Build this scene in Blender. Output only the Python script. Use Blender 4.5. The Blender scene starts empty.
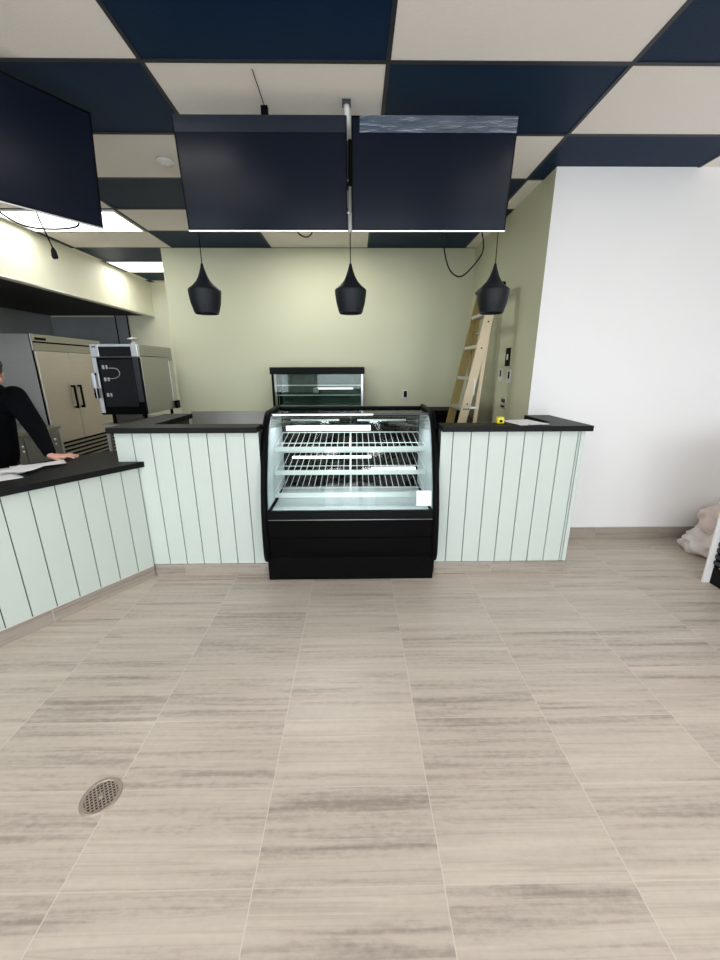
import bpy, bmesh, math, random
from mathutils import Vector, Matrix
random.seed(7)
C = bpy.context.scene
COL = C.collection
PI = math.pi

# ------------------------------------------------------------ camera, sky, lights, exposure
CAM_TH, CAM_YAW, CAM_ROLL = 0.2822, 0.0123, -0.0031
fwd = Vector((math.sin(CAM_YAW)*math.cos(CAM_TH), math.cos(CAM_YAW)*math.cos(CAM_TH), -math.sin(CAM_TH)))
rgt = Vector((math.cos(CAM_YAW), -math.sin(CAM_YAW), 0))
upv = rgt.cross(fwd)
r2 = rgt*math.cos(CAM_ROLL) + upv*math.sin(CAM_ROLL)
u2 = -rgt*math.sin(CAM_ROLL) + upv*math.cos(CAM_ROLL)
cam = bpy.data.objects.new('camera', bpy.data.cameras.new('camera'))
COL.objects.link(cam)
M = Matrix((r2, u2, -fwd)).transposed().to_4x4()
M.translation = Vector((0, 0, 1.6))
cam.matrix_world = M
cam.data.sensor_fit = 'VERTICAL'
cam.data.sensor_height = 36.0
cam.data.sensor_width = 27.0
cam.data.lens = 383.94/960*36.0
cam.data.clip_start = 0.02
C.camera = cam

C.view_settings.view_transform = 'Standard'
C.view_settings.look = 'None'
C.view_settings.gamma = 1
C.view_settings.use_curve_mapping = False
C.view_settings.exposure = 0.72

w = bpy.data.worlds.new('daylight'); C.world = w; w.use_nodes = True
bgn = w.node_tree.nodes['Background']
bgn.inputs[0].default_value = (0.80, 0.89, 1.0, 1); bgn.inputs[1].default_value = 1.6

def area(name, loc, rot, sx, sy, power, color):
    l = bpy.data.lights.new(name, 'AREA'); l.shape = 'RECTANGLE'; l.size = sx; l.size_y = sy
    l.energy = power; l.color = color
    o = bpy.data.objects.new(name, l); COL.objects.link(o); o.location = loc; o.rotation_euler = rot
    return o
# daylight coming in through the three storefront windows behind the camera
for i, x in enumerate((-3.35, 0.0, 3.0)):
    area('window_daylight', (x, -2.86, 1.5), (PI/2, 0, 0), 2.4, 2.5, 38, (0.90, 0.95, 1.0))

# ------------------------------------------------------------ materials
def nodes(m): return m.node_tree.nodes, m.node_tree.links
def mat(name, col, rough=0.5, metal=0.0, noise=0.0, nscale=20, bump=0.0, spec=0.5, stretch=None, coat=0.0, emit=None, estr=0):
    m = bpy.data.materials.new(name); m.use_nodes = True
    N, L = nodes(m); b = N['Principled BSDF']
    b.inputs['Base Color'].default_value = (*col, 1)
    b.inputs['Roughness'].default_value = rough
    b.inputs['Metallic'].default_value = metal
    b.inputs['Specular IOR Level'].default_value = spec
    b.inputs['Coat Weight'].default_value = coat
    if emit:
        b.inputs['Emission Color'].default_value = (*emit, 1); b.inputs['Emission Strength'].default_value = estr
    if noise or bump:
        tc = N.new('ShaderNodeTexCoord'); mp = N.new('ShaderNodeMapping')
        L.new(tc.outputs['Object'], mp.inputs[0])
        if stretch: mp.inputs['Scale'].default_value = stretch
        n = N.new('ShaderNodeTexNoise'); n.inputs['Scale'].default_value = nscale; n.inputs['Detail'].default_value = 4
        L.new(mp.outputs[0], n.inputs[0])
        if noise:
            r = N.new('ShaderNodeMix'); r.data_type = 'RGBA'
            r.inputs[6].default_value = (*[c*(1-noise) for c in col], 1)
            r.inputs[7].default_value = (*[min(1, c*(1+noise)) for c in col], 1)
            L.new(n.outputs[0], r.inputs[0]); L.new(r.outputs[2], b.inputs['Base Color'])
        if bump:
            bp = N.new('ShaderNodeBump'); bp.inputs['Strength'].default_value = bump; bp.inputs['Distance'].default_value = 0.01
            L.new(n.outputs[0], bp.inputs['Height']); L.new(bp.outputs[0], b.inputs['Normal'])
    return m

def glass_mat(name, tint=(0.93, 0.97, 0.95), refl=1.0, rough=0.0):
    m = bpy.data.materials.new(name); m.use_nodes = True
    N, L = nodes(m); N.remove(N['Principled BSDF'])
    t = N.new('ShaderNodeBsdfTransparent'); t.inputs[0].default_value = (*tint, 1)
    g = N.new('ShaderNodeBsdfGlossy'); g.inputs['Roughness'].default_value = rough
    f = N.new('ShaderNodeFresnel'); f.inputs[0].default_value = 1.45
    mu = N.new('ShaderNodeMath'); mu.operation = 'MULTIPLY'; mu.inputs[1].default_value = refl
    mx = N.new('ShaderNodeMixShader')
    L.new(f.outputs[0], mu.inputs[0]); L.new(mu.outputs[0], mx.inputs[0])
    L.new(t.outputs[0], mx.inputs[1]); L.new(g.outputs[0], mx.inputs[2])
    L.new(mx.outputs[0], N['Material Output'].inputs[0])
    return m

def tile_mat(name, x0, y0, wx, wy, grout=0.0035, axis='XY', dark=1.0):
    m = bpy.data.materials.new(name); m.use_nodes = True
    N, L = nodes(m); b = N['Principled BSDF']
    def math_(op, a, bb=None, c=None):
        n = N.new('ShaderNodeMath'); n.operation = op
        for i, v in enumerate((a, bb, c)):
            if v is None: continue
            if isinstance(v, (int, float)): n.inputs[i].default_value = v
            else: L.new(v, n.inputs[i])
        return n.outputs[0]
    tc = N.new('ShaderNodeNewGeometry'); sp = N.new('ShaderNodeSeparateXYZ'); L.new(tc.outputs['Position'], sp.inputs[0])
    X = sp.outputs[axis[0]]; Y = sp.outputs[axis[1]]
    u = math_('DIVIDE', math_('SUBTRACT', X, x0), wx); v = math_('DIVIDE', math_('SUBTRACT', Y, y0), wy)
    iu = math_('FLOOR', u); iv = math_('FLOOR', v)
    fu = math_('SUBTRACT', u, iu); fv = math_('SUBTRACT', v, iv)
    du = math_('MULTIPLY', math_('MINIMUM', fu, math_('SUBTRACT', 1.0, fu)), wx)
    dv = math_('MULTIPLY', math_('MINIMUM', fv, math_('SUBTRACT', 1.0, fv)), wy)
    gu = math_('MULTIPLY', math_('LESS_THAN', du, grout*0.5), 0.8); gv = math_('MULTIPLY', math_('LESS_THAN', dv, grout*0.5), 0.45)
    g = math_('MAXIMUM', gu, gv)
    cid = N.new('ShaderNodeCombineXYZ'); L.new(iu, cid.inputs[0]); L.new(iv, cid.inputs[1])
    wn = N.new('ShaderNodeTexWhiteNoise'); wn.noise_dimensions = '3D'; L.new(cid.outputs[0], wn.inputs[0])
    sep = N.new('ShaderNodeSeparateColor'); L.new(wn.outputs['Color'], sep.inputs[0])
    # veins running along X, offset per tile, warped
    def vein(sx, sy, scale, detail, dist, seed):
        cb = N.new('ShaderNodeCombineXYZ')
        L.new(math_('ADD', math_('MULTIPLY', X, sx), math_('MULTIPLY', sep.outputs[0], 37.0)), cb.inputs[0])
        L.new(math_('ADD', math_('MULTIPLY', Y, sy), math_('MULTIPLY', sep.outputs[1], 53.0)), cb.inputs[1])
        L.new(math_('ADD', math_('MULTIPLY', sep.outputs[2], 29.0), seed), cb.inputs[2])
        n = N.new('ShaderNodeTexNoise'); n.inputs['Scale'].default_value = scale; n.inputs['Detail'].default_value = detail
        n.inputs['Roughness'].default_value = 0.6; n.inputs['Distortion'].default_value = dist
        L.new(cb.outputs[0], n.inputs[0]); return n.outputs[0]
    n1 = vein(0.55, 10.0, 1.0, 4, 0.25, 0.0)
    n2 = vein(1.6, 42.0, 1.0, 5, 0.35, 7.0)
    n3 = vein(0.35, 20.0, 1.0, 2, 0.15, 13.0)
    n4 = vein(30.0, 60.0, 1.0, 3, 0.0, 19.0)
    ramp = N.new('ShaderNodeValToRGB'); cr = ramp.color_ramp
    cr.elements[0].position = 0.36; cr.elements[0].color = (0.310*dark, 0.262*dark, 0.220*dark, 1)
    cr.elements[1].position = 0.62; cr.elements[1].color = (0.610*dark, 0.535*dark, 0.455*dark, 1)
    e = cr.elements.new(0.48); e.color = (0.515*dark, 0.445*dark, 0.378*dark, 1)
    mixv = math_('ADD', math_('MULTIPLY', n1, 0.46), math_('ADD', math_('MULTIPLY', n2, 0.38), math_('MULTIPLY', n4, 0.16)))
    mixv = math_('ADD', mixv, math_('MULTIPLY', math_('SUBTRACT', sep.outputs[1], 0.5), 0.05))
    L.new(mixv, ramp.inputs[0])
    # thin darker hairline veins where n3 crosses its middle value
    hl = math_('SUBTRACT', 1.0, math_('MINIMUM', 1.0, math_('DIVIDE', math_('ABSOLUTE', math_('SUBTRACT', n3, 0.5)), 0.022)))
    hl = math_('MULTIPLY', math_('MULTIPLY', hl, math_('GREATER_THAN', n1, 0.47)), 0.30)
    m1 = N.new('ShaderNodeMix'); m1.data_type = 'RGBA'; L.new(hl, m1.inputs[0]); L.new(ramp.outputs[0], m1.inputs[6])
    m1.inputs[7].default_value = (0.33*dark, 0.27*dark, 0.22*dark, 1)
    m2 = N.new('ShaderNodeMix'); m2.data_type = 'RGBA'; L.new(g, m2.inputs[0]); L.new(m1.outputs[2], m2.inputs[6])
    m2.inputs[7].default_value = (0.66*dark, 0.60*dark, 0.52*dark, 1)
    L.new(m2.outputs[2], b.inputs['Base Color'])
    b.inputs['Roughness'].default_value = 0.34
    b.inputs['Specular IOR Level'].default_value = 0.5
    bp = N.new('ShaderNodeBump'); bp.inputs['Strength'].default_value = 0.12; bp.inputs['Distance'].default_value = 0.002
    L.new(math_('SUBTRACT', n2, g), bp.inputs['Height']); L.new(bp.outputs[0], b.inputs['Normal'])
    return m

FX, FY, FW = -0.3376, 0.8215, 0.6157
m_floor = tile_mat('veined_floor_tile', FX, FY, FW, FW/2)
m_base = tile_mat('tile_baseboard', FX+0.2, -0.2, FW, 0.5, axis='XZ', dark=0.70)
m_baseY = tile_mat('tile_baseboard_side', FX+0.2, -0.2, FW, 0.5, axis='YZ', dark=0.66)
m_white = mat('white_wall_paint', (0.88, 0.87, 0.86), 0.6, noise=0.015, nscale=2, bump=0.03)
m_cream = mat('cream_wall_paint', (0.76, 0.76, 0.60), 0.6, noise=0.02, nscale=2)
m_sage = mat('sage_green_wall_paint', (0.625, 0.640, 0.460), 0.6, noise=0.02, nscale=1.5, bump=0.03)
m_mint = mat('mint_painted_boards', (0.575, 0.645, 0.59), 0.45, noise=0.015, nscale=4)
m_groove_shade = mat('groove_shade_backing', (0.06, 0.08, 0.07), 0.9, noise=0.1, nscale=20)  # counter core darkened to put shade into the board gaps
m_trim = mat('pale_metal_edge_trim', (0.72, 0.70, 0.66), 0.4, noise=0.03, nscale=30)
m_ctop = mat('black_laminate_worktop', (0.008, 0.009, 0.009), 0.45, noise=0.35, nscale=30, spec=0.13)
m_ceilw = mat('white_ceiling_tile', (0.90, 0.85, 0.79), 0.85, noise=0.05, nscale=120, bump=0.12)
m_ceild = mat('navy_ceiling_tile', (0.006, 0.023, 0.058), 0.45, noise=0.2, nscale=120, bump=0.12, spec=0.08)
m_tbar = mat('black_ceiling_grid', (0.016, 0.018, 0.026), 0.5, noise=0.1, nscale=20)
m_steel = mat('brushed_stainless_steel', (0.42, 0.41, 0.385), 0.34, metal=0.9, noise=0.10, nscale=6, stretch=(1, 1, 18))
m_steeld = mat('dull_steel_cladding', (0.30, 0.31, 0.32), 0.42, metal=0.75, noise=0.12, nscale=3)
m_steelw = mat('warm_steel_door', (0.62, 0.57, 0.50), 0.42, metal=0.6, noise=0.06, nscale=4, stretch=(1, 1, 12))
m_hoodblk = mat('black_hood_underside', (0.010, 0.010, 0.010), 0.7, noise=0.1, nscale=8)
m_blk = mat('black_powder_coat', (0.003, 0.003, 0.0035), 0.5, noise=0.2, nscale=40, spec=0.06)
m_blkg = mat('gloss_black_panel', (0.002, 0.002, 0.0025), 0.28, noise=0.2, nscale=30, spec=0.06)
m_blkm = mat('matt_black_rubber', (0.006, 0.006, 0.0065), 0.75, noise=0.1, nscale=50, spec=0.2)
m_pend = mat('matt_black_spun_shade', (0.008, 0.011, 0.015), 0.5, noise=0.15, nscale=40, spec=0.3)
m_screen = mat('glossy_dark_screen', (0.004, 0.007, 0.016), 0.2, noise=0.1, nscale=2, spec=0.14)
m_silver = mat('silver_edge_trim', (0.72, 0.73, 0.75), 0.3, metal=0.8, noise=0.03, nscale=30)
m_wplast = mat('white_plastic', (0.80, 0.80, 0.78), 0.4, noise=0.02, nscale=30)
m_wire = mat('white_coated_wire', (0.86, 0.88, 0.88), 0.4, noise=0.02, nscale=30)
m_rail = mat('white_price_channel', (0.93, 0.95, 0.95), 0.4, noise=0.01, nscale=30)
m_liner = mat('pale_cabinet_liner', (0.80, 0.86, 0.90), 0.35, noise=0.02, nscale=10)
m_lamp_glare = mat('lit_tube_or_glare', (0.9, 0.9, 0.9), 0.4, noise=0.01, nscale=5, emit=(1.0, 1.0, 1.0), estr=1.1)  # warmer lamp, and case bars that imitate window reflections
m_diff = mat('lit_troffer_diffuser', (0.9, 0.9, 0.88), 0.5, noise=0.01, nscale=5, emit=(1.0, 0.97, 0.97), estr=2.2)
m_glass = glass_mat('clear_glass', refl=0.7)
m_glassd = glass_mat('tinted_door_glass', (0.22, 0.27, 0.26), 0.3, 0.08)
m_glassw = glass_mat('warmer_glass', (0.72, 0.78, 0.74), 1.0)
m_glassk = mat('dark_oven_glass', (0.003, 0.003, 0.004), 0.08, noise=0.1, nscale=3, spec=0.2)
m_winglass = glass_mat('window_glass', (0.95, 0.97, 0.97), 1.0)
m_fib = mat('tan_fibreglass_rail', (0.66, 0.55, 0.37), 0.5, noise=0.08, nscale=15)
m_fib_shade = mat('shaded_fibreglass_rail', (0.30, 0.225, 0.065), 0.5, noise=0.1, nscale=15)  # rail fibreglass darkened for its shaded inner face
m_alu = mat('ribbed_aluminium', (0.60, 0.60, 0.57), 0.4, metal=0.7, noise=0.05, nscale=40)
m_paper = mat('white_paper', (0.85, 0.86, 0.87), 0.7, noise=0.02, nscale=10)
m_ink = mat('grey_print', (0.25, 0.27, 0.29), 0.7, noise=0.1, nscale=80)
m_yel = mat('yellow_plastic', (0.85, 0.72, 0.03), 0.45, noise=0.04, nscale=20)
m_skin = mat('skin', (0.72, 0.38, 0.29), 0.5, noise=0.08, nscale=30)
m_nail = mat('fingernail', (0.75, 0.50, 0.42), 0.35, noise=0.03, nscale=30)
m_hair = mat('dark_brown_hair', (0.030, 0.018, 0.011), 0.65, noise=0.4, nscale=90, bump=0.4)
m_knit = mat('black_knit_sweater', (0.003, 0.0035, 0.005), 0.95, noise=0.3, nscale=200, bump=0.3, spec=0.08)
m_jean = mat('charcoal_trousers', (0.02, 0.022, 0.03), 0.85, noise=0.3, nscale=150)
m_eyew = mat('eye_white', (0.8, 0.8, 0.78), 0.3, noise=0.02, nscale=10)
m_iris = mat('brown_iris', (0.06, 0.03, 0.015), 0.2, noise=0.1, nscale=80)
m_lip = mat('lips', (0.55, 0.22, 0.18), 0.5, noise=0.04, nscale=40)
m_bag = mat('translucent_white_bag', (0.80, 0.73, 0.68), 0.35, noise=0.10, nscale=9, bump=0.5)
m_red = mat('dark_red_packet', (0.30, 0.02, 0.03), 0.5, noise=0.1, nscale=20)
m_drain = mat('worn_nickel_drain', (0.42, 0.35, 0.29), 0.42, metal=0.6, noise=0.1, nscale=40)
m_hole = mat('dark_drain_well', (0.010, 0.008, 0.007), 0.9, noise=0.1, nscale=20)
m_dgrey = mat('dark_grey_slat', (0.03, 0.034, 0.04), 0.4, noise=0.1, nscale=20)
m_outside = mat('grey_pavement_outside', (0.35, 0.35, 0.34), 0.9, noise=0.1, nscale=3)

m_glare = mat('streaky_screen_glare', (0.06, 0.085, 0.12), 0.16, noise=0.7, nscale=5, bump=0.7, spec=0.8, stretch=(1.5, 1, 7))  # glare along the screen tops, put into a strip's colour
m_glare_dull = mat('dull_screen_glare', (0.010, 0.015, 0.026), 0.3, noise=0.3, nscale=3, bump=0.1, spec=0.3, stretch=(1.5, 1, 6))
# ------------------------------------------------------------ mesh builder
class MB:
    def __init__(s): s.bm = bmesh.new(); s.mats = []; s.T = Matrix()
    def _mi(s, m):
        if m is None: return 0
        if m not in s.mats: s.mats.append(m)
        return s.mats.index(m)
    def poly(s, pts, faces, m=None, smooth=False):
        vs = [s.bm.verts.new(s.T @ Vector(p)) for p in pts]; mi = s._mi(m); out = []
        for f in faces:
            try:
                fc = s.bm.faces.new([vs[i] for i in f]); fc.material_index = mi; fc.smooth = smooth; out.append(fc)
            except ValueError: pass
        return vs, out
    def box(s, x0, x1, y0, y1, z0, z1, m=None, bev=0.0, seg=2):
        pts = [(x, y, z) for x in (x0, x1) for y in (y0, y1) for z in (z0, z1)]
        vs, fs = s.poly(pts, [(0,1,3,2),(4,6,7,5),(0,4,5,1),(2,3,7,6),(0,2,6,4),(1,5,7,3)], m)
        if bev > 0:
            es = list({e for f in fs for e in f.edges})
            bmesh.ops.bevel(s.bm, geom=es, offset=bev, segments=seg, profile=0.5, affect='EDGES', clamp_overlap=True)
        return s
    def tube(s, pts, r, m=None, n=8, cap=True, smooth=True):
        pts = [Vector(p) for p in pts]; rs = r if isinstance(r, (list, tuple)) else [r]*len(pts)
        V = []; F = []; ref = None
        for i, p in enumerate(pts):
            d = (pts[min(i+1, len(pts)-1)] - pts[max(i-1, 0)]).normalized()
            if ref is None: ref = d.orthogonal().normalized()
            a = (ref - d*ref.dot(d))
            a = a.normalized() if a.length > 1e-6 else d.orthogonal().normalized()
            b = d.cross(a); ref = a
            for k in range(n):
                t = 2*PI*k/n; V.append(p + (a*math.cos(t) + b*math.sin(t))*rs[i])
        for i in range(len(pts)-1):
            for k in range(n):
                F.append((i*n+k, i*n+(k+1) % n, (i+1)*n+(k+1) % n, (i+1)*n+k))
        if cap: F.append(tuple(range(n-1, -1, -1))); F.append(tuple((len(pts)-1)*n+k for k in range(n)))
        s.poly(V, F, m, smooth); return s
    def lathe(s, prof, c, m=None, n=40, smooth=True):
        V = []; F = []
        for r, z in prof:
            for k in range(n):
                t = 2*PI*k/n; V.append((c[0]+r*math.cos(t), c[1]+r*math.sin(t), c[2]+z))
        for i in range(len(prof)-1):
            for k in range(n): F.append((i*n+k, i*n+(k+1) % n, (i+1)*n+(k+1) % n, (i+1)*n+k))
        s.poly(V, F, m, smooth); return s
    def prism(s, poly2, a0, a1, axis='X', m=None):
        def P(u, v, a): return {'X': (a, u, v), 'Y': (u, a, v), 'Z': (u, v, a)}[axis]
        n = len(poly2); V = [P(u, v, a0) for u, v in poly2] + [P(u, v, a1) for u, v in poly2]
        F = [tuple(range(n-1, -1, -1)), tuple(range(n, 2*n))] + [(i, (i+1) % n, n+(i+1) % n, n+i) for i in range(n)]
        s.poly(V, F, m); return s
    def ball(s, c, r, m=None, seg=16, ring=10, scale=(1, 1, 1), smooth=True):
        V = [(c[0], c[1], c[2]-r*scale[2])]; F = []
        for i in range(1, ring):
            ph = -PI/2 + PI*i/ring
            for k in range(seg):
                t = 2*PI*k/seg
                V.append((c[0]+r*scale[0]*math.cos(ph)*math.cos(t), c[1]+r*scale[1]*math.cos(ph)*math.sin(t), c[2]+r*scale[2]*math.sin(ph)))
        V.append((c[0], c[1], c[2]+r*scale[2])); top = len(V)-1
        for k in range(seg):
            F.append((0, 1+(k+1) % seg, 1+k)); F.append((top, 1+(ring-2)*seg+k, 1+(ring-2)*seg+(k+1) % seg))
        for i in range(ring-2):
            for k in range(seg):
                a = 1+i*seg; F.append((a+k, a+(k+1) % seg, a+seg+(k+1) % seg, a+seg+k))
        s.poly(V, F, m, smooth); return s
    def build(s, name, m=None, parent=None, loc=None):
        me = bpy.data.meshes.new(name)
        bmesh.ops.recalc_face_normals(s.bm, faces=s.bm.faces)
        off = wloc(parent) if parent is not None else Vector(loc or (0, 0, 0))
        for v in s.bm.verts: v.co -= off
        s.bm.to_mesh(me); s.bm.free()
        for mm in (s.mats or [m]): me.materials.append(mm)
        if s.mats and m is not None and m not in s.mats: pass
        o = bpy.data.objects.new(name, me); COL.objects.link(o)
        if parent is not None: o.parent = parent
        else: o.location = off
        return o
def wloc(o):
    v = Vector(o.location)
    while o.parent: o = o.parent; v += o.location
    return v
def thing(name, label, cat, loc, group=None):
    o = bpy.data.objects.new(name, None); COL.objects.link(o); o.location = loc; o.empty_display_size = 0.1
    return tag(o, label, cat, group)
def tag(o, label, cat, group=None, kind=None):
    o['label'] = label; o['category'] = cat
    if group: o['group'] = group
    if kind: o['kind'] = kind
    return o
def struct(name, mb, m=None, loc=None):
    o = mb.build(name, m, None, loc); o['kind'] = 'structure'; return o
def box1(x0, x1, y0, y1, z0, z1, m=None, bev=0.0):
    b = MB(); b.box(x0, x1, y0, y1, z0, z1, m, bev); return b

# ------------------------------------------------------------ room shell
CZ = 3.06
XL, XR, YF, YK, YB, YW, XC = -5.4, 4.6, -3.0, 7.44, 5.45, 3.42, 1.535
struct('floor', box1(XL-0.1, XR+0.1, YF-0.15, YK+0.1, -0.1, 0, m_floor))
# ceiling: 4 ft x 2 ft lay-in tiles in a checkerboard on a black grid
GX, GY, TW, TD = 0.1766, 2.4014, 1.22, 0.61
ce = MB(); cols = range(-5, 4); rows = range(-9, 9)
for c in cols:
    for k in rows:
        x0 = max(GX+c*TW, XL); x1 = min(GX+(c+1)*TW, XR); y0 = max(GY+k*TD, YF); y1 = min(GY+(k+1)*TD, YK)
        if x1-x0 < 0.01 or y1-y0 < 0.01: continue
        ce.poly([(x0, y0, CZ), (x1, y0, CZ), (x1, y1, CZ), (x0, y1, CZ), (x0, y0, CZ+.08), (x1, y0, CZ+.08), (x1, y1, CZ+.08), (x0, y1, CZ+.08)],
                [(0, 1, 2, 3), (4, 7, 6, 5), (0, 4, 5, 1), (1, 5, 6, 2), (2, 6, 7, 3), (3, 7, 4, 0)], m_ceilw if (c+k) % 2 else m_ceild)
struct('ceiling', ce)
tb = MB()
for c in range(-4, 4): tb.box(GX+c*TW-0.011, GX+c*TW+0.011, YF, YK, CZ-0.004, CZ+0.001)
for k in range(-8, 9): tb.box(XL, XR, GY+k*TD-0.011, GY+k*TD+0.011, CZ-0.0035, CZ+0.001)
struct('trim_1', tb, m_tbar)
struct('wall_back', box1(-2.42, XC+0.12, YB, YB+0.12, 0, CZ, m_sage))
rw = MB(); rw.box(XC, XC+0.14, YW+0.12, YB, 0, CZ, m_sage); struct('wall_right', rw)
wf0 = MB(); wf0.box(XC, XR, YW, YW+0.12, 0, CZ, m_white); wf0.mats.append(m_sage)
for f in wf0.bm.faces:
    if all(abs(v.co.x-XC) < 1e-5 for v in f.verts): f.material_index = 1
struct('wall_right_front', wf0)
struct('wall_kitchen_back', box1(XL, -2.3, YK, YK+0.1, 0, CZ, m_cream))
struct('wall_kitchen_left', box1(XL-0.1, XL, YF, YK, 0, CZ, m_steeld))
struct('wall_side', box1(XR, XR+0.1, YF, YW+0.12, 0, CZ, m_white))
struct('wall_inner', box1(-2.42, -2.30, YB+0.12, YK, 0, CZ, m_cream))
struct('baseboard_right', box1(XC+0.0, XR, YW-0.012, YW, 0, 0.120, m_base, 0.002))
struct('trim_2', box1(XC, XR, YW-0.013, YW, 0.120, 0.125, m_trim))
# soffit over the kitchen hood
sf = MB()
sf.poly([(-3.49, 2.2, 2.50), (-3.565, YK, 2.50), (-3.565, YK, CZ), (-3.49, 2.2, CZ), (-3.60, 2.2, 2.50), (-3.675, YK, 2.50), (-3.675, YK, CZ), (-3.60, 2.2, CZ)],
        [(0, 1, 2, 3), (4, 7, 6, 5), (0, 4, 5, 1), (3, 2, 6, 7), (0, 3, 7, 4), (1, 5, 6, 2)], m_cream)
struct('wall_soffit', sf)
hd = box1(XL, -3.60, 2.2, YK, 2.52, 2.56, m_hoodblk)
struct('trim_3', hd)
et = MB(); et.tube([(-3.492, 2.2, 2.497), (-3.566, YK, 2.497)], 0.012, m_silver, 6); struct('trim_4', et)
# storefront behind the camera
fw = MB()
fw.box(XL, XR, YF-0.12, YF, 2.78, CZ, m_white); fw.box(XL, XR, YF-0.12, YF, 0, 0.25, m_white)
for x0, x1 in ((XL, -4.6), (-2.1, -1.25), (1.25, 1.75), (4.25, XR)): fw.box(x0, x1, YF-0.12, YF, 0.25, 2.78, m_white)
struct('wall_front', fw)
for i, (x0, x1) in enumerate(((-4.6, -2.1), (-1.25, 1.25), (1.75, 4.25))):
    wf = MB()
    for a, b in ((x0, x0+0.05), (x1-0.05, x1), ((x0+x1)/2-0.025, (x0+x1)/2+0.025)): wf.box(a, b, YF-0.09, YF-0.03, 0.25, 2.78, m_silver)
    wf.box(x0, x1, YF-0.09, YF-0.03, 0.25, 0.31, m_silver); wf.box(x0, x1, YF-0.09, YF-0.03, 2.72, 2.78, m_silver)
    wf.box(x0+.05, x1-.05, YF-0.064, YF-0.058, 0.31, 2.72, m_winglass)
    struct('window_%d' % (i+1), wf)
struct('ground_outside', box1(-12, 12, -14, YF-0.15, -0.12, -0.04, m_outside))
# steel cladding sheets on the kitchen walls
for nm, b, lab in (('wall_cladding', box1(XL+0.001, -4.04, YK-0.012, YK-0.001, 0.0, 2.5, m_steeld), 'a'),):
    struct('trim_5', b)
struct('trim_6', box1(XL+0.001, XL+0.02, 2.2, YK-0.02, 1.80, 1.84, m_steel))

# ------------------------------------------------------------ ceiling lights
def troffer(x0, x1, y0, y1, label, power, group='lit ceiling light panels'):
    t = thing('ceiling_light', label, 'light', ((x0+x1)/2, (y0+y1)/2, CZ-0.03), group)
    f = MB(); b = 0.022
    for a in ((x0, x1, y0, y0+b), (x0, x1, y1-b, y1), (x0, x0+b, y0+b, y1-b), (x1-b, x1, y0+b, y1-b)): f.box(*a, CZ-0.016, CZ-0.004, m_wplast)
    f.build('frame', None, t)
    box1(x0+b, x1-b, y0+b, y1-b, CZ-0.012, CZ-0.006, m_diff).build('diffuser', None, t)
    l = area('troffer_glow', ((x0+x1)/2, (y0+y1)/2, CZ-0.03), (0, 0, 0), x1-x0-.06, y1-y0-.06, power, (1.0, 0.97, 0.92))
    return t
troffer(-3.48, GX-2*TW-.012, GY+3*TD+.012, GY+4*TD-.012, 'lit white ceiling light panel beside the hood soffit, the one nearer the hanging screen', 4.5)
troffer(-3.48, GX-2*TW-.012, GY+6*TD+.012, GY+7*TD-.012, 'lit white ceiling light panel beside the hood soffit, the farther narrower-looking one', 4.5)
for (cx, cy) in ((-2, -3), (1, -3), (-2, -6), (1, -6)):  # unseen panels added to brighten the room
    troffer(GX+cx*TW+.012, GX+(cx+1)*TW-.012, GY+cy*TD+.012, GY+(cy+1)*TD-.012, 'added lit white ceiling light panel out of view over the open customer floor', 10, 'added customer area light panels')
troffer(GX-TW+.012, GX-.012, GY+3*TD+.012, GY+4*TD-.012, 'added lit white ceiling light panel, unseen behind the centre screens', 9)  # added out of sight to brighten the back wall

# smoke detector
d = thing('smoke_detector', 'small round white smoke detector on a pale ceiling tile left of the centre screens', 'detector', (-1.368, 3.344, CZ))
b = MB(); b.lathe([(0.0, -0.006), (0.058, -0.006), (0.062, -0.014), (0.052, -0.022), (0.034, -0.026), (0.030, -0.036), (0.0, -0.038)], (-1.368, 3.344, CZ), m_wplast, 32); b.build('housing', None, d)
b = MB(); b.lathe([(0.0, -0.037), (0.010, -0.038), (0.008, -0.045), (0.0, -0.046)], (-1.368, 3.344, CZ), m_silver, 16); b.build('sensor', None, d)

# ------------------------------------------------------------ counters
def boards(m_, x0, x1, first, pitch, z0, z1, y, th, gap=0.006):
    """vertical boards along X between x0 and x1, front face at y, thickness th towards +Y"""
    edges = []; g = first
    while g - pitch > x0: g -= pitch
    while g < x1:
        if g > x0+0.012: edges.append(g)
        g += pitch
    xs = [x0]+edges+[x1]
    for i in range(len(xs)-1):
        a = xs[i]+(gap/2 if i else 0); b_ = xs[i+1]-(gap/2 if i < len(xs)-2 else 0)
        if b_-a > 0.004: m_.box(a, b_, y, y+th, z0, z1, m_mint, 0.0015, 1)

ZT = 1.20
# front counter, left half: pony wall with return towards the oven
xa, xb = -1.745, -0.705
t = thing('service_counter', 'mint boarded counter with black top left of the curved display case, tall section', 'counter', (-1.3, 2.86, 0))
b = MB(); b.box(xa+0.014, xb, 2.792, 2.90, 0, ZT-0.04, m_groove_shade); b.box(xa+0.014, -1.55, 2.90, 3.62, 0, ZT-0.04, m_groove_shade); b.build('core', None, t)
b = MB(); boards(b, xa, xb, -0.809, 0.1345, 0.105, ZT-0.04, 2.78, 0.012)
b.T = Matrix.Translation((xa+0.014, 0, 0)) @ Matrix.Rotation(PI/2, 4, 'Z') @ Matrix.Translation((0, -0.0, 0))
b.T = Matrix.Translation((xa, 0, 0)) @ Matrix(((0, 1, 0, 0), (1, 0, 0, 0), (0, 0, 1, 0), (0, 0, 0, 1)))
boards(b, 2.794, 3.62, 2.90, 0.1345, 0.105, ZT-0.04, 0.0, 0.012)
b.T = Matrix(); b.build('board_cladding', None, t)
box1(xa+0.004, xb, 2.784, 2.7915, 0, 0.10, m_base).build('tile_skirting', None, t)
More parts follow.
